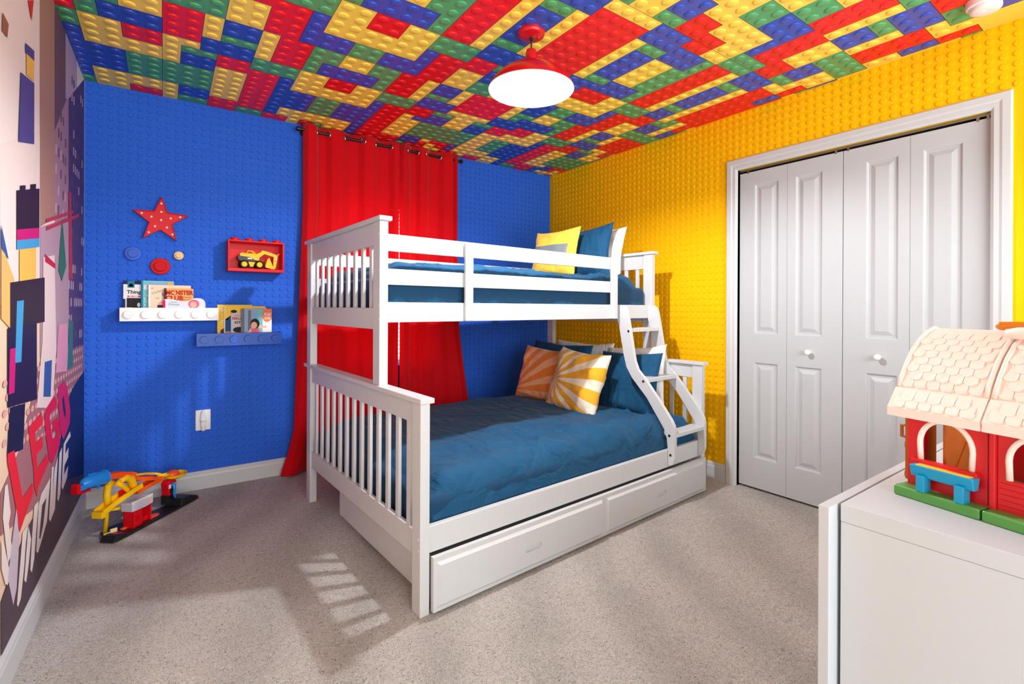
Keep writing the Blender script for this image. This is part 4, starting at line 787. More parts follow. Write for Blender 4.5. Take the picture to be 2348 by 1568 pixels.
# rails of the lower bed and of the bunk
bp('side_rail', B().box(.040, 2.0, .010, .034, .226, .327)); bp('side_rail', B().box(.040, 2.0, VW-.034, VW-.010, .226, .327))
bp('side_rail', B().box(.040, 2.0, .392, .416, 1.090, 1.180)); bp('side_rail', B().box(.040, 2.0, VW-.034, VW-.010, 1.090, 1.180))
bp('guard_rail', B().box(.040, 1.606, .396, .414, 1.406, 1.482)); bp('guard_rail', B().box(.040, 1.606, .396, .414, 1.257, 1.328))
bp('guard_rail', B().box(.040, 2.0, VW-.034, VW-.014, 1.406, 1.482)); bp('guard_rail', B().box(.040, 2.0, VW-.034, VW-.014, 1.257, 1.328))
bp('guard_post', B().box(.447, .494, .374, .394, 1.090, 1.478), bevel=.006, seg=3); bp('guard_post', B().box(1.572, 1.606, .358, .394, 1.090, 1.480), bevel=.003)
bp('guard_post', B().box(.60, .65, VW-.014, VW+.004, 1.090, 1.478)); bp('guard_post', B().box(1.45, 1.50, VW-.014, VW+.004, 1.090, 1.478))
bp('bunk_slats', B().box(.041, 1.999, .4155, VW-.0335, 1.100, 1.1205), bevel=0); bp('bed_base', B().box(.042, 1.998, .036, VW-.036, .252, .264), bevel=0)
# ladder
lad = bpy.data.objects.new('ladder', None); link(lad, bed)
prof = [(.392, 1.178), (.345, 1.178), (.326, 1.166), (.312, 1.135), (.294, 1.05), (.262, .88), (.250, .825), (.228, .775), (.178, .728), (.07, .605), (-.012, .503), (-.030, .470), (-.035, .440), (-.035, .285), (-.022, .248), (-.002, .236), (.008, .240), (.008, .330), (.010, .330), (.018, .395), (.036, .445), (.16, .612), (.272, .722), (.315, .785), (.338, .865), (.372, 1.03), (.390, 1.085)]
for u0 in (1.640, 1.9745):
    sd = bp('stringer', B().prism(prof, 'x', u0, u0+.0245), 'white_paint', lad, bevel=.003, seg=3)
for v0, z1 in ((.300, 1.030), (.165, .725), (-.030, .425)):
    bp('rung', B().box(1.6645, 1.9745, v0, v0+.085, z1-.025, z1), 'white_paint', lad, bevel=.003)
for v, z in ((.30, 1.012), (.185, .708), (.0, .412), (-.008, .300)):
    b = B().lathe([(.008, 0), (.008, .0015), (.006, .0022), (.0035, .0005), (.001, .0005)], (0, 0, 0), 'z', 18); b.xf(lambda X, Y, Z: (1.640-Z, v+X, z+Y)); bp('bolt', b, 'bolt_dark', lad, bevel=0)
# trundle with two drawer fronts under the bed
t = empty('trundle_drawer', BO+bw(1.03, .5, 0), 'white trundle with two panelled drawer fronts rolled in under the bunk bed', 'trundle')
def tp(name, b, m='white_paint', parent=None, **k):
    b.xf(lambda u, v, z: bwW(u, v, z)-t.location); return obj(name, b, m, parent or t, **k)
b = B(); b.box(.058, .074, .002, 1.03, .030, .196); b.box(1.955, 1.971, .002, 1.03, .022, .196); b.box(.074, 1.955, 1.014, 1.03, .03, .19); b.box(.074, 1.955, .002, 1.014, .03, .04)
tp('trundle_box', b, bevel=.002)
for u, v in ((.12, .10), (.12, .93), (1.9, .10), (1.9, .93)):
    b = B().lathe([(.012, -.010), (.0155, -.008), (.0155, .008), (.012, .010)], (0, 0, 0), 'z', 18); b.xf(lambda X, Y, Z: (u+X, v+Z, .0157+Y)); tp('caster', b, 'rubber')
    tp('caster_fork', B().box(u-.004, u+.004, v-.014, v-.011, .016, .032), 'dark_gray_plastic')
def drawer_front(u0, u1, hu):
    zt, zb, vf = .218, .012, -.020
    b = B(); b.add([(u0,vf,zb),(u1,vf,zb),(u1,.0,zb),(u0,.0,zb),(u0,vf,zt),(u1,vf,zt),(u1,.0,zt),(u0,.0,zt)], [(0,3,2,1),(4,5,6,7),(1,2,6,5),(2,3,7,6),(3,0,4,7)])
    fr = (.012 if u0 < .5 else .014, .016 if u0 < .5 else .03)
    a0, a1, c0, c1 = u0+fr[0], u1-fr[1], zb+.014, zt-.018
    def q(x0, x1, y0, y1): b.add([(x0, vf, y0), (x1, vf, y0), (x1, vf, y1), (x0, vf, y1)], [(0, 1, 2, 3)])
    q(u0, a0, zb, zt); q(a1, u1, zb, zt); q(a0, a1, zb, c0); q(a0, a1, c1, zt)
    def ring(i, d): return [(a0+i, vf-d, c0+i), (a1-i, vf-d, c0+i), (a1-i, vf-d, c1-i), (a0+i, vf-d, c1-i)]
    rs = ring(0, 0)+ring(.003, .002)+ring(.012, .011)
    fs = [(r*4+k, r*4+(k+1) % 4, (r+1)*4+(k+1) % 4, (r+1)*4+k) for r in (0, 1) for k in range(4)]
    b.add(rs, fs)
    # face with a pill shaped finger hold
    i = .012; x0, x1, y0, y1 = a0+i, a1-i, c0+i, c1-i; d = vf-.011; n = 10; r = .0125; hz = .110; L = .036
    pill = [(hu+L+r*cos(-pi/2+pi*k/n), hz+r*sin(-pi/2+pi*k/n)) for k in range(n+1)]+[(hu-L+r*cos(pi/2+pi*k/n), hz+r*sin(pi/2+pi*k/n)) for k in range(n+1)]
    m = len(pill); vs = [(p[0], d, p[1]) for p in pill]+[(x1, d, y0), (x1, d, y1), (x0, d, y1), (x0, d, y0)]
    C = [m+3, m, m+1, m+2]   # SW, SE, NE, NW
    fs = []
    for k in range(m):
        k2 = (k+1) % m; ux = pill[k][0]-hu
        if k < n: c = C[1] if pill[k][1] < hz-1e-6 and k < n/2 else C[2]
        elif k == n: c = None
        elif k < 2*n+1: c = C[3] if k-n-1 < n/2 else C[0]
        else: c = None
        if c is not None: fs.append((k, c, k2))
    fs += [(n//2, C[1], C[2]), (n+1+n//2, C[3], C[0]), (n, C[2], C[3], n+1), (m-1, C[0], C[1], 0)]
    b.add(vs, fs)
    ins = [(hu+(p[0]-hu)*.94, hz+(p[1]-hz)*.86) for p in pill]
    vs = [(p[0], d, p[1]) for p in pill]+[(p[0], d+.010, p[1]) for p in ins]
    b.add(vs, [(k, k+m, (k+1) % m+m, (k+1) % m) for k in range(m)]+[tuple(range(m, 2*m))])
    o = tp('drawer_front', b)
    bm = bmesh.new(); bm.from_mesh(o.data); bmesh.ops.remove_doubles(bm, verts=bm.verts, dist=1e-5); bmesh.ops.recalc_face_normals(bm, faces=bm.faces); bm.to_mesh(o.data); bm.free()
drawer_front(.046, 1.031, .545); drawer_front(1.031, 2.020, 1.523)
# ------------------------------------------------------------------ bedding
def samples(a, b, ra, rb, n):
    out = [a+ra*(1-cos(pi/2*k/9)) for k in range(9)]+[a+ra+(b-a-ra-rb)*k/n for k in range(n+1)]+[b-rb*(1-cos(pi/2*k/9)) for k in range(8, -1, -1)]
    return out
def edge(d, r): 
    s = min(max(d/r, 0), 1); return sqrt(max(0, 1-(1-s)**2))
def duvet(name, label, cat, u0, u1, v0, v1, zb, H, rf, m, wr, nu=170, nv=110, seed=0, ends=(.13, .16), rback=.13):
    b = B(); us = samples(u0, u1, ends[0], ends[1], nu); vv = samples(v0, v1, rf, rback, nv); vs = []
    for v in vv:
        for u in us:
            f = edge(u-u0, ends[0])*edge(u1-u, ends[1]); g = edge(v-v0, rf)*edge(v1-v, rback)
            h = H*min(f, 1)*min(g, 1)
            top = min(f, g)
            p = Vector((u*2.2+seed, v*2.6, seed)); w = noise.noise(p)*.014+noise.noise(p*2.3)*.007
            fr = max(0, 1-(v-v0)/.55)
            q1 = Vector((u*3.2+v*4.2+seed, v*1.6-u*.9, 2.0+seed)); cr = 1-abs(noise.noise(q1+noise.noise_vector(q1*.7)*.35))*2.2
            q2 = Vector((u*7-v*5+seed, v*4+u*2, 5.0+seed)); cr2 = 1-abs(noise.noise(q2+noise.noise_vector(q2*.6)*.3))*2.4
            ph = (.30+.9*fr)*(.35+.65*min(1, u/1.1))
            w += wr*(max(0, cr)**3)*ph + wr*.5*(max(0, cr2)**3)*ph
            h += w*top
            sd = max(0, 1-(v-v0)/(rf*.8)); dv = (.010*noise.noise(Vector((u*5.5+seed, 0, seed)))+.006*noise.noise(Vector((u*14+seed, 0, seed+3))))*sd*(1-sd*.5)
            vs.append((u, v+dv, zb+max(h, 0)))
    nx = len(us); ny = len(vv)
    fs = [(j*nx+i, j*nx+i+1, (j+1)*nx+i+1, (j+1)*nx+i) for j in range(ny-1) for i in range(nx-1)]
    b.add(vs, fs); b.xf(bwW)
    o = obj(name, b, m, smooth=True, origin=bwW((u0+u1)/2, (v0+v1)/2, zb)); tag(o, label, cat); return o
def mattress(label, u0, u1, v0, v1, z0, z1, m):
    o = obj('mattress', B().box(u0, u1, v0, v1, z0, z1).xf(bwW), m, origin=bwW((u0+u1)/2, (v0+v1)/2, z0), bevel=.035, seg=4, smooth=True); tag(o, label, 'mattress')
mattress('lower bunk mattress in a dark blue sheet under the duvet', .046, 1.990, .042, VW-.05, .265, .425, 'navy_sheet')
mattress('upper bunk mattress in a dark blue sheet behind the guard rails', .046, 1.992, .422, VW-.05, 1.121, 1.300, 'navy_sheet')
duvet('duvet', 'dark blue duvet spread over the lower bunk', 'duvet', .075, 1.985, .036, VW-.044, .330, .155, .10, 'navy_cotton', .030, seed=3)
duvet('duvet', 'dark blue duvet tucked behind the guard rails of the upper bunk', 'duvet', .050, 1.994, .421, VW-.046, 1.150, .215, .09, 'navy_cotton', .020, seed=11, ends=(.10, .17))
def pillow(label, c, wdir, up, w, h, th, m, seed, name='pillow', cat='pillow', wrk=.010, pinch=.10, extra=None, group=None):
    """cushion standing at bed point c=(u,v,z); wdir / up are bed frame directions"""
    Wd = bw(*wdir).normalized(); Up = bw(*up); Up = (Up-Wd*Up.dot(Wd)).normalized(); Nn = Wd.cross(Up)
    if Nn.dot(bw(-1, -.3, 0)) < 0: Nn = -Nn
    n = 30; b = B(); vs = []
    def P(i, j, side):
        x, y = -1+2*i/n, -1+2*j/n
        x = math.copysign(1-(1-abs(x))**1.35, x); y = math.copysign(1-(1-abs(y))**1.35, y)
        px = x*w/2*(1-pinch*(1-y*y)*abs(x)**2*.9); py = y*h/2*(1-pinch*(1-x*x)*abs(y)**2*.9)
        q = ((1-x**4)*(1-y**4)); d = th/2*max(q, 0)**.55
        nz = noise.noise(Vector((x*2.1+seed, y*2.1, seed*1.7)))*wrk*1.2+abs(noise.noise(Vector((x*5+seed, y*4.2, seed+4))))*-wrk*1.3
        e = max(abs(x), abs(y)); d += nz*min(1, q*2.5)*(.5+.8*e)
        sg = noise.noise(Vector((px*6+seed, py*6, 1.5)))*.006*(1-q)
        return Vector((px+sg, py+sg, side*d if q > 1e-6 else 0))
    for s in (1, -1):
        for j in range(n+1):
            for i in range(n+1): vs.append(P(i, j, s))
    N2 = (n+1)**2; fs = []
    for j in range(n):
        for i in range(n):
            a = j*(n+1)+i; fs.append((a, a+1, a+n+2, a+n+1)); fs.append((N2+a, N2+a+n+1, N2+a+n+2, N2+a+1))
    b.add(vs, fs)
    if Wd.cross(Up).dot(Nn) < 0: Wd = -Wd
    o = obj(name, b, m, smooth=True)
    bm = bmesh.new(); bm.from_mesh(o.data); bmesh.ops.remove_doubles(bm, verts=bm.verts, dist=1e-5); bm.to_mesh(o.data); bm.free()
    o.matrix_world = Matrix.Translation(bwW(*c)) @ Matrix((Wd, Up, Nn)).transposed().to_4x4()
    tag(o, label, cat, group); return o
# lower bunk
pillow('white pillow standing at the back corner of the lower bunk', (1.935, .98, .68), (0, -1, 0), (.16, 0, 1), .60, .44, .09, 'white_cotton', 5)
pillow('white pillow behind the ladder on the lower bunk', (1.915, .455, .69), (0, -1, .10), (.20, 0, 1), .50, .42, .12, 'white_cotton', 9)
pillow('dark blue pillow behind the orange cushions, in the shade of the bunk', (1.79, 1.10, .68), (0, -1, -.02), (.26, 0, 1), .64, .43, .12, 'navy_cotton', 2)
pillow('dark blue pillow beside the ladder on the lower bunk', (1.78, .415, .66), (0, -1, .04), (.26, .06, 1), .50, .42, .12, 'navy_cotton', 13)
pillow('orange ray patterned cushion with painted-in shade, leaning next to the blue studded wall', (1.615, 1.085, .655), (.10, -1, -.04), (.34, -.30, 1), .44, .42, .15, 'ray_cotton_shaded', 21, 'cushion', 'cushion', .014, group='orange cushions on the lower bunk')
pillow('yellow and white sunburst cushion in front on the lower bunk', (1.535, .650, .660), (-.04, -1, -.06), (.34, -.16, 1), .47, .44, .16, 'sunburst_cotton', 17, 'cushion', 'cushion', .016, group='orange cushions on the lower bunk')
# upper bunk
pillow('white pillow against the headboard of the upper bunk', (1.925, .86, 1.545), (0, -1, 0), (.17, -.06, 1), .60, .40, .11, 'white_cotton', 31)
pillow('dark blue pillow standing on the upper bunk', (1.79, .860, 1.555), (.06, -1, .06), (.20, -.10, 1), .58, .40, .11, 'navy_cotton', 37, pinch=.13)
cu = pillow('yellow cushion with a gray band on the upper bunk', (1.635, .975, 1.560), (.02, -1, 0), (.20, .0, 1), .46, .37, .12, 'yellow_cotton', 41, 'cushion', 'cushion', .010, pinch=.12)
def band(o):
    """gray cloth band sewn on the cushion face: copy of the front surface strip, lifted a little"""
    me = o.data; keep = []
    for p in me.polygons:
        c = p.center
        if c.z > 0.001 and -.062 < c.y < .055 and c.x < .165 and c.x > -.24: keep.append(p)
    b = B(); ids = {}; vs = []; fs = []
    for p in keep:
        f = []
        for i in p.vertices:
            if i not in ids: ids[i] = len(vs); v = me.vertices[i]; vs.append(v.co+v.normal*.003)
            f.append(ids[i])
        fs.append(f)
    b.add(vs, fs); g = obj('gray_band', b, 'gray_heather', smooth=True); g.parent = o; g['label'] = 'gray heather band'
band(cu)
# ------------------------------------------------------------------ toy race track in the corner
TO = Vector((-.200, 3.120, 0)); TD = Vector((.65, .76, 0)).normalized(); TN = Vector((TD.y, -TD.x, 0))
tk = empty('toy_car_track', TO+TD*.25, 'toy car track with orange and yellow lanes on a black base by the left wall', 'toy track')
def kp(name, b, m, parent=None, **k):
    b.xf(lambda a, c, z: TO+TD*a+TN*c+Vector((0, 0, z))-tk.location); return obj(name, b, m, parent or tk, **k)
b = B(); b.prism([(-.045, .0), (-.030, .048), (.03, .052), (.10, .050), (.40, .050), (.50, .048), (.535, .02), (.535, -.02), (.50, -.05), (.36, -.05), (.20, -.085), (.10, -.12), (.035, -.105), (.0, -.06), (-.03, -.035)], 'z', 0.004, .016)
kp('base', b, 'black_plastic', bevel=.003)
kp('base_ramp', B().prism([(-.045, .004), (.055, .004), (.045, .016), (.0, .030), (-.028, .030)], 'y', -.03, .046).xf(lambda a, c, z: (a, c, z)), 'black_plastic', bevel=.004)
kp('base_ramp', B().prism([(.38, .004), (.535, .004), (.515, .030), (.47, .048), (.40, .050)], 'y', -.045, .046), 'black_plastic', bevel=.005)
kp('car_pad', B().prism([(.25+.02*cos(a), .005+.018*sin(a)) for a in [-2.2+k*4.4/12 for k in range(13)]]+[(.215, .020), (.205, .022), (.212, .008), (.203, .0), (.212, -.006), (.215, -.012)], 'z', .016, .022), 'orange_plastic')
kp('car_pad', B().box(.066, .105, -.026, -.008, .016, .024), 'orange_plastic', bevel=.002)
kp('sign', B().prism([(.03, -.046), (.055, -.034), (.055, -.030), (.03, -.042)], 'z', .016, .036), 'cream_plastic'); kp('sign_panel', B().prism([(.0, -.052), (.025, -.044), (.025, -.041), (.0, -.049)], 'z', .014, .026), 'cream_plastic')
kp('chevron', B().prism([(-.006, .018), (.022, .004), (.024, .008), (.004, .018), (.020, .030), (.016, .033)], 'z', .0302, .0312), 'red_plastic')
b = B(); 
for a0, a1, c0, c1 in ((.088, .150, -.030, -.024), (.088, .095, -.03, .024), (.143, .150, -.03, .024), (.088, .150, .018, .024)): b.box(a0, a1, c0, c1, .016, .105)
b.box(.150, .205, -.030, -.022, .016, .105); b.box(.197, .205, -.03, .024, .016, .105); b.box(.150, .205, .0, .006, .016, .040)
kp('tower', b, 'red_plastic', bevel=.0015)
kp('tower_window', B().box(.104, .128, .0241, .0255, .045, .075), 'red_matte')
kp('tower_band', B().prism([(.080, -.036), (.212, -.036), (.212, .028), (.150, .036), (.080, .030)], 'z', .103, .146), 'gray_plastic', bevel=.004)
for k in range(13):
    a = .084+.0098*k; kp('battlement', B().box(a, a+.0055, .020, .030, .146, .153), 'white_plastic')
kp('emblem', B().lathe([(.010, 0), (.010, .002), (.004, .002)], (0, 0, 0), 'z', 20).xf(lambda X, Y, Z: (.180+X, .0312+Z, .126+Y)), 'cover_orange')
def lane(name, pts, m, w=.034, hgt=.010, up=None):
    """U-shaped track lane swept along pts (a, c, z)"""
    P = [Vector(p) for p in pts]; b = B(); n = len(P); pr = [(-w/2, hgt), (-w/2+.003, hgt), (-w/2+.003, .003), (w/2-.003, .003), (w/2-.003, hgt), (w/2, hgt), (w/2, 0), (-w/2, 0)]; vs = []
    for i, p in enumerate(P):
        t = (P[min(i+1, n-1)]-P[max(i-1, 0)]).normalized(); x = t.cross(Vector((0, 0, 1)));
        x = x.normalized() if x.length > .05 else Vector((0, 1, 0)); y = x.cross(t)
        for q, h in pr: vs.append(p+x*q+y*h)
    m_ = len(pr); fs = [(i*m_+k, i*m_+(k+1) % m_, (i+1)*m_+(k+1) % m_, (i+1)*m_+k) for i in range(n-1) for k in range(m_)]+[tuple(range(m_))[::-1], tuple(range((n-1)*m_, n*m_))]
    b.add(vs, fs); o = kp(name, b, m)
    bm = bmesh.new(); bm.from_mesh(o.data); bmesh.ops.recalc_face_normals(bm, faces=bm.faces); bm.to_mesh(o.data); bm.free(); return o
lane('orange_lane', [(.01, -.055, .292), (.05, -.055, .285), (.09, -.055, .276), (.135, -.055, .262), (.16, -.055, .250)], 'orange_plastic', .052, .028)
lane('orange_lane', [(.16, -.055, .240), (.20, -.055, .222), (.25, -.055, .206), (.30, -.052, .192), (.335, -.05, .182)], 'orange_plastic', .066, .018)
lane('orange_lane', [(.15, -.03, .168), (.20, -.035, .170), (.25, -.042, .172), (.31, -.048, .172), (.335, -.05, .172)], 'orange_plastic', .050, .022)
lane('yellow_lane', [(-.04, -.03, .142), (.0, -.026, .158), (.06, -.022, .176), (.12, -.02, .190), (.17, -.02, .200)], 'yellow_plastic', .056, .024)
lane('yellow_lane', [(-.03, -.04, .132), (.03, -.055, .128), (.085, -.06, .112)], 'yellow_plastic', .034, .014)
lane('yellow_lane', [(.155, -.085, .252), (.22, -.09, .238), (.29, -.088, .222), (.34, -.075, .206), (.36, -.06, .196)], 'yellow_plastic', .014, .010)
kp('lane_end', B().box(-.058, -.030, -.058, -.002, .126, .158), 'yellow_plastic', bevel=.003)
# twisted yellow arch that carries the lanes
kp('arch', B().tube([(.012, -.04, .165), (.012, -.045, .215), (.022, -.05, .255), (.05, -.052, .268)], [.015, .016, .016, .013], 10), 'yellow_plastic', smooth=True)
kp('arch', B().tube([(.05, -.03, .266), (.085, -.03, .235), (.11, -.028, .205), (.118, -.026, .185)], [.015, .012, .011, .011], 10), 'yellow_plastic', smooth=True)
kp('arch', B().tube([(.075, -.036, .262), (.105, -.036, .270), (.135, -.034, .255), (.15, -.032, .215), (.160, -.03, .19)], [.014, .018, .021, .018, .014], 12), 'yellow_plastic', smooth=True)
kp('arch_brace', B().box(.07, .12, -.04, -.034, .178, .215), 'red_matte', bevel=.004)
# blue launcher tube
b = B(); pts = [(-.115, -.05, .310), (-.10, -.05, .312), (-.07, -.05, .314), (-.03, -.05, .312), (.0, -.05, .310)]; rs = [.012, .026, .031, .033, .034]
b.tube(pts, rs, 22); L = kp('launcher', b, 'sky_blue_plastic', smooth='auto')
kp('launcher_mouth', B().tube([(.0002, -.05, .310), (.0030, -.05, .310)], .0265, 22), 'ink_blue', L); kp('launcher_rim', B().tube([(.002, -.05+.034*cos(a), .310+.034*sin(a)) for a in [2*pi*k/28 for k in range(28)]], .003, 8, closed=True), 'sky_blue_plastic', L, smooth=True)
kp('launcher_rib', B().prism([(-.08, .339), (-.075, .350), (-.045, .349), (-.04, .343)], 'y', -.057, -.043), 'sky_blue_plastic', L); kp('launcher_fin', B().prism([(-.045, .283), (-.02, .285), (-.03, .262)], 'y', -.054, -.046), 'sky_blue_plastic', L)
kp('launcher_grip', B().box(-.132, -.10, -.066, -.036, .286, .312), 'sky_blue_plastic', L, bevel=.003)
kp('launcher_trigger', B().box(-.150, -.132, -.068, -.034, .278, .322), 'red_plastic', L, bevel=.002); kp('launcher_trigger', B().box(-.125, -.075, -.066, -.040, .270, .280), 'red_plastic', L, bevel=.002)
kp('launcher_stand', B().tube([(.03, -.05, .29), (.03, -.058, .15), (.032, -.075, .016)], [.009, .008, .010], 10), 'yellow_plastic', smooth=True)
# dish and red head at the far end
b = B().lathe([(.030, .148), (.056, .160), (.062, .176), (.058, .176), (.050, .164), (.02, .156)], (.455, -.05, 0), 'z', 32); kp('dish', b, 'yellow_plastic', smooth='auto')
kp('dish_arm', B().tube([(.335, -.05, .158), (.345, -.05, .195), (.375, -.05, .190), (.41, -.05, .180)], [.014, .016, .013, .012], 10), 'yellow_plastic', smooth=True)
kp('dish_cap', B().sphere((.438, -.05, .176), .034, 18, (1.1, 1, .72)), 'orange_plastic', smooth=True)
hd = kp('head', B().prism([(.385, .068), (.435, .068), (.440, .10), (.445, .140), (.430, .152), (.395, .152), (.380, .140), (.384, .10)], 'y', -.075, -.030), 'red_plastic', bevel=.004)
kp('eye', B().box(.386, .402, -.0298, -.028, .108, .130), 'white_plastic', hd); kp('eye', B().box(.420, .434, -.0298, -.028, .106, .130), 'white_plastic', hd)
kp('mouth', B().box(.394, .424, -.0298, -.0285, .074, .118), 'black_plastic', hd)
kp('trunk', B().tube([(.408, -.030, .132), (.408, -.016, .126), (.406, -.010, .10), (.404, -.012, .075), (.406, -.006, .052)], [.009, .009, .0075, .006, .006], 10), 'sky_blue_plastic', hd, smooth=True)
kp('head_post', B().box(.380, .440, -.075, -.035, .016, .070), 'black_plastic', bevel=.004)
# ------------------------------------------------------------------ dresser
dr = empty('dresser', (1.85, .16, 0), 'white chest of drawers seen from its plain side under the toy barn', 'dresser')
D0, D1, DY_0, DY_1 = 1.073, 2.64, -.075, .405
def dp(name, b, m='dresser_white', **k): return wobj(name, b, m, dr, **k)
dp('top', B().box(D0, D1, DY_0, DY_1, .746, .780), bevel=.0012); dp('side_panel', B().box(D0+.001, D0+.019, DY_0, DY_1, 0, .7455), bevel=.001); dp('side_panel', B().box(D1-.019, D1-.001, DY_0, DY_1, 0, .7455), bevel=.001)
dp('back_panel', B().box(D0+.02, D1-.02, DY_0+.002, DY_0+.008, .02, .745)); dp('kick_board', B().box(D0+.02, D1-.02, DY_1-.05, DY_1-.034, 0, .06))
for c in range(2):
    for r in range(2):
        a0 = D0-.035+c*.820; a1 = a0+.816; z0 = .030+r*.376
        dp('drawer_front', B().box(a0, a1, .411, .430, z0, z0+.372), bevel=.001)
# ------------------------------------------------------------------ toy barn on the dresser
AO = Vector((1.221, .365, .780)); A1 = Vector((-.226, -.974, 0)); A2 = Vector((.974, -.226, 0))
def aw(a, b_, z): return AO+A1*a+A2*b_+Vector((0, 0, z))
bn = empty('toy_barn', aw(.14, .15, 0), 'red and white plastic toy barn with a shingled roof on the dresser', 'toy barn')
def ap(name, b, m, parent=None, **k):
    b.xf(lambda a, c, z: aw(a, c, z)-bn.location); return obj(name, b, m, parent or bn, **k)
def arch_wall(a0, a1, zt, ac, aw_, zb, zs, b0, b1):
    """wall with arched opening (centre ac, half width aw_, sill zb, spring zs)"""
    n = 12; arc = [(ac-aw_*cos(pi*k/n), zs+aw_*1.0*sin(pi*k/n)*(zt-.012-zs)/aw_) for k in range(n+1)]
    b = B()
    for y, fl in ((b0, 0), (b1, 1)):
        vs = [(a0, y, .018), (a1, y, .018), (a1, y, zb), (ac+aw_, y, zb), (ac-aw_, y, zb), (a0, y, zb), (a0, y, zt), (a1, y, zt)]+[(p, y, z) for p, z in arc]
        q = 8; fs = [(0, 1, 2, 3, 4, 5)]
        h = n//2
        fs += [(5, 4, q, 6)] + [(6, q+k, q+k+1) for k in range(h)] + [(6, q+h, 7)] + [(7, q+k, q+k+1) for k in range(h, n)] + [(3, 2, 7, q+n)]
        if fl: fs = [f[::-1] for f in fs]
        b.add(vs, fs)
    lo = [(ac+aw_, zb), (ac-aw_, zb)]+arc; m = len(lo)
    b.add([(p, b0, z) for p, z in lo]+[(p, b1, z) for p, z in lo], [(k, (k+1) % m, (k+1) % m+m, k+m) for k in range(m)])
    return b
for h, (a0, a1, nm) in enumerate(((0, .1395, 'far'), (.1425, .285, 'near'))):
    ap('base', B().box(a0, a1, 0, .30, 0, .0205), 'barn_green', bevel=.0035, seg=3)
    ac = a0+.075 if h == 0 else a0+.068
    ap('front_wall', arch_wall(a0+.010, a1-(.001 if h == 0 else .010), .172, ac, .041, .076, .112, .030, .040), 'barn_red')
    pts = [(ac-.041, .078)]+[(ac-.0425*cos(pi*k/16), .112+.0485*sin(pi*k/16)) for k in range(17)]+[(ac+.041, .078)]
    ap('window_trim', B().tube([(p, .0285, z) for p, z in pts], .0048, 10), 'barn_trim', smooth=True)
    for z in (.052, .100, .135): pass
    b = B(); b.box(a0+.010, a1-.004, .262, .272, .018, .17); ap('back_wall', b, 'barn_red')
    # curved roof with an eave, both slopes
    half = [(.000, .160), (.000, .177), (.028, .216), (.032, .216), (.040, .236), (.055, .260), (.075, .287), (.100, .310), (.128, .328), (.155, .337)]
    prof = half+[(.31-p, z) for p, z in half[::-1][1:]]
    inner = [(p+(.004 if p < .15 else -.004), z-.006) for p, z in prof][::-1]; inner[0] = (.304, .160); inner[-1] = (.006, .160)
    ra0, ra1 = (a0-.012, a1) if h == 0 else (a0, a1+.012)
    b = B()
    m = len(prof); vs = [(ra0, p, z) for p, z in prof]+[(ra1, p, z) for p, z in prof]+[(ra0, p, z) for p, z in inner]+[(ra1, p, z) for p, z in inner]
    fs = [(k, k+m, k+1+m, k+1) for k in range(m-1)]+[(2*m+k, 2*m+k+1, 3*m+k+1, 3*m+k)[::-1] for k in range(m-1)]
    fs += [(k, k+1, 3*m-2-k, 3*m-1-k) for k in range(m-1)]+[(m+k, 4*m-1-k, 4*m-2-k, m+k+1) for k in range(m-1)]
    fs += [(0, 3*m-1, 4*m-1, m), (m-1, 2*m-1, 3*m, 2*m)]
    b.add(vs, fs); rf = ap('roof', b, 'barn_roof', smooth='auto', ang=32)
    bm = bmesh.new(); bm.from_mesh(rf.data); bmesh.ops.recalc_face_normals(bm, faces=bm.faces); bm.to_mesh(rf.data); bm.free()
    rf.data.set_sharp_from_angle(angle=radians(32))
    for a in ((ra0+.004, ra1-.004)):
        ap('roof_rib', B().tube([(a, p, z+.001) for p, z in prof[3:-3]], .0042, 8), 'barn_roof', rf, smooth=True)
    # scalloped shingles following the slope
    b = B(); L = [Vector((0, p, z)) for p, z in prof]; seg = []
    def along(i0, i1):
        out = [(0, L[i0])]
        for k in range(i0+1, i1+1): out.append((out[-1][0]+(L[k]-L[k-1]).length, L[k]))
        return out
    def pt(tb, s):
        for (s0, p0), (s1, p1) in zip(tb, tb[1:]):
            if s <= s1: q = (s-s0)/(s1-s0); d = (p1-p0).normalized(); return p0+(p1-p0)*q, d
        d = (tb[-1][1]-tb[-2][1]).normalized(); return tb[-1][1], d
    for i0, i1, rows_, st in ((1, 2, 2, .017), (3, 9, 8, .0178)):
        tb = along(i0, i1); tot = tb[-1][0]
        for r in range(rows_):
            s0 = .012+st*r
            k = 0; wv = .0225; a = ra0+.018+(wv/2 if r % 2 else 0)
            while a < ra1-.016:
                nseg = 12; top = []; bot = []
                for q in range(nseg+1):
                    g = pi*q/nseg; da = -cos(g)*wv*.48; ds = -sin(g)*.011
                    p, d = pt(tb, max(.002, min(s0+ds, tot-.001))); nn = Vector((0, -d.z, d.y)); 
                    top.append(Vector((a+da, p.y, p.z))+nn*.0022); bot.append(Vector((a+da, p.y, p.z))-nn*.001)
                p, d = pt(tb, min(s0+.016, tot-.0005)); nn = Vector((0, -d.z, d.y)); ap_ = Vector((a, p.y, p.z))+nn*.0003
                vs = top+bot+[ap_+Vector((-wv*.48, 0, 0)), ap_+Vector((wv*.48, 0, 0))]; T = nseg+1
                fs = [(q, q+T, q+1+T, q+1) for q in range(nseg)]+[tuple(range(T))+(2*T+1, 2*T)]
                b.add(vs, fs); a += wv
    o = ap('shingles', b, 'barn_roof', rf)
    bm = bmesh.new(); bm.from_mesh(o.data); bmesh.ops.recalc_face_normals(bm, faces=bm.faces); bm.to_mesh(o.data); bm.free()
ap('sill', B().box(.020, .128, .018, .034, .064, .078), 'barn_red', bevel=.002); ap('corner_post', B().box(.141, .152, .024, .036, .018, .17), 'barn_red', bevel=.003)
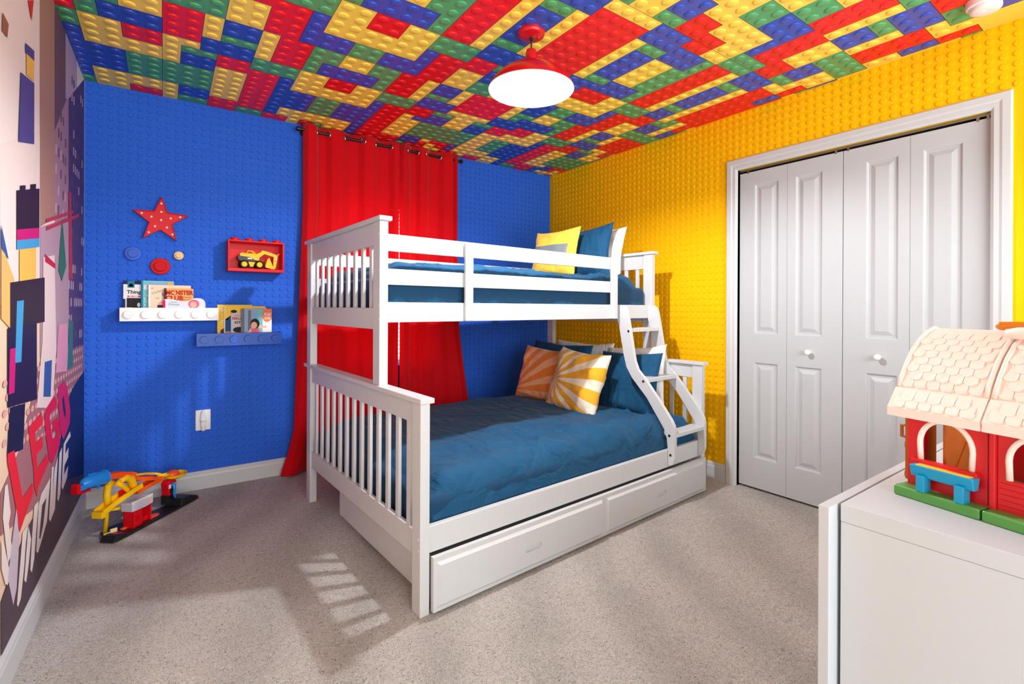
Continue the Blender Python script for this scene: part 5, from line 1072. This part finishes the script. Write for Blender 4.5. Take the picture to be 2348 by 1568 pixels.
for k in range(5): ap('siding_groove', B().box(.155, .27, .0292, .0302, .030+.010*k, .0312+.010*k), 'red_matte')
# feed trough
tr = B().prism([(.0, .070), (.026, .070), (.020, .047), (.006, .047)], 'x', .028, .130); TRO = ap('feed_trough', tr, 'barn_blue', bevel=.0025, seg=3)
ap('feed', B().box(.036, .124, .004, .022, .066, .0715), 'corn_yellow', TRO, bevel=.002)
for a in (.040, .102): ap('trough_leg', B().box(a, a+.015, -.001, .022, .020, .052), 'barn_blue', TRO, bevel=.0015)
# end wall with brown door
b = B(); b.box(.008, .016, .040, .085, .018, .17); b.box(.008, .016, .215, .264, .018, .17); b.box(.008, .016, .085, .215, .135, .17); b.box(.008, .016, .04, .264, .17, .205); ap('end_wall', b, 'barn_red')
dz = B().box(-.008, .0, .052, .150, .022, .158); dd_ = ap('barn_door', dz, 'barn_brown', bevel=.002)
for p in ([(.056, .026), (.066, .026), (.146, .090), (.146, .098), (.136, .098), (.056, .036)], [(.056, .098), (.056, .088), (.136, .026), (.146, .026), (.146, .034), (.066, .098)]): ap('door_brace', B().prism(p, 'x', -.0105, -.008), 'barn_brown', dd_)
ap('door_handle', B().tube([(-.006, .060, .108), (-.018, .060, .108), (-.018, .060, .132), (-.006, .060, .132)], .0035, 8), 'barn_brown', dd_, smooth=True)
b = B().box(.060, .066, .05, .150, .022, .155); iw = ap('inner_door', b, 'barn_brown', bevel=.001)
b = B(); b.prism([(.056, .03), (.064, .03), (.146, .14), (.138, .14)], 'x', .066, .0685); ap('door_brace', b, 'barn_brown', iw)
# carry handle and its white knobs on the ridge
hb = .135
ap('carry_handle', B().tube([(.110, hb-.010, .343), (.114, hb-.006, .346), (.135, hb, .347), (.20, hb+.012, .347), (.24, hb+.012, .347)], [.004, .0085, .0085, .008, .008], 14), 'clear_amber', smooth=True)
ap('handle_post', B().box(.128, .139, hb-.004, hb+.008, .325, .342), 'clear_amber')
ap('ridge_knob', B().tube([(.134, hb-.03, .326), (.136, hb-.03, .332), (.15, hb-.03, .334), (.20, hb-.03, .334)], [.005, .010, .0115, .0115], 14), 'barn_trim', smooth=True)
# ------------------------------------------------------------------ light
w = bpy.data.worlds.new('World'); scene.world = w; w.use_nodes = True
bg = w.node_tree.nodes['Background']; bg.inputs['Color'].default_value = (.86, .93, 1.0, 1); bg.inputs['Strength'].default_value = WORLD
def area(name, loc, rot, sx, sy, e, c):
    l = bpy.data.lights.new(name, 'AREA'); l.shape = 'RECTANGLE'; l.size = sx; l.size_y = sy; l.energy = e; l.color = c
    o = bpy.data.objects.new(name, l); o.location = loc; o.rotation_euler = rot; COL.objects.link(o); return o
area('fill_light', (1.35, -1.55, 1.30), (radians(90), 0, 0), 3.4, 2.0, FILL, (.91, .98, 1.0))  # added fill light behind the camera, shining in through the openings
# ------------------------------------------------------------------ camera
cam = bpy.data.cameras.new('camera'); co = bpy.data.objects.new('camera', cam); COL.objects.link(co)
f, yaw, roll = 1123.74, .61818, .00435
F = Vector((sin(yaw), cos(yaw), -.00038)).normalized(); R = Vector((cos(yaw), -sin(yaw), 0)); U = R.cross(F)
R2 = R*cos(roll)+U*sin(roll); U2 = -R*sin(roll)+U*cos(roll)
co.matrix_world = Matrix.Translation((0, 0, 1.1574)) @ Matrix((R2, U2, -F)).transposed().to_4x4()
cam.sensor_fit = 'HORIZONTAL'; cam.sensor_width = 36; cam.lens = 36*f/2348; cam.shift_x = 0; cam.shift_y = (705.99-784)/2348; cam.clip_start = .02; cam.clip_end = 60
scene.camera = co
vs = scene.view_settings; vs.view_transform = 'Standard'; vs.look = 'None'; vs.exposure = EXPO; vs.gamma = 1; vs.use_curve_mapping = False
scene.cycles.use_denoising = True; scene.cycles.max_bounces = 8; scene.cycles.diffuse_bounces = 5; scene.cycles.caustics_reflective = False; scene.cycles.caustics_refractive = False; scene.cycles.sample_clamp_indirect = 6
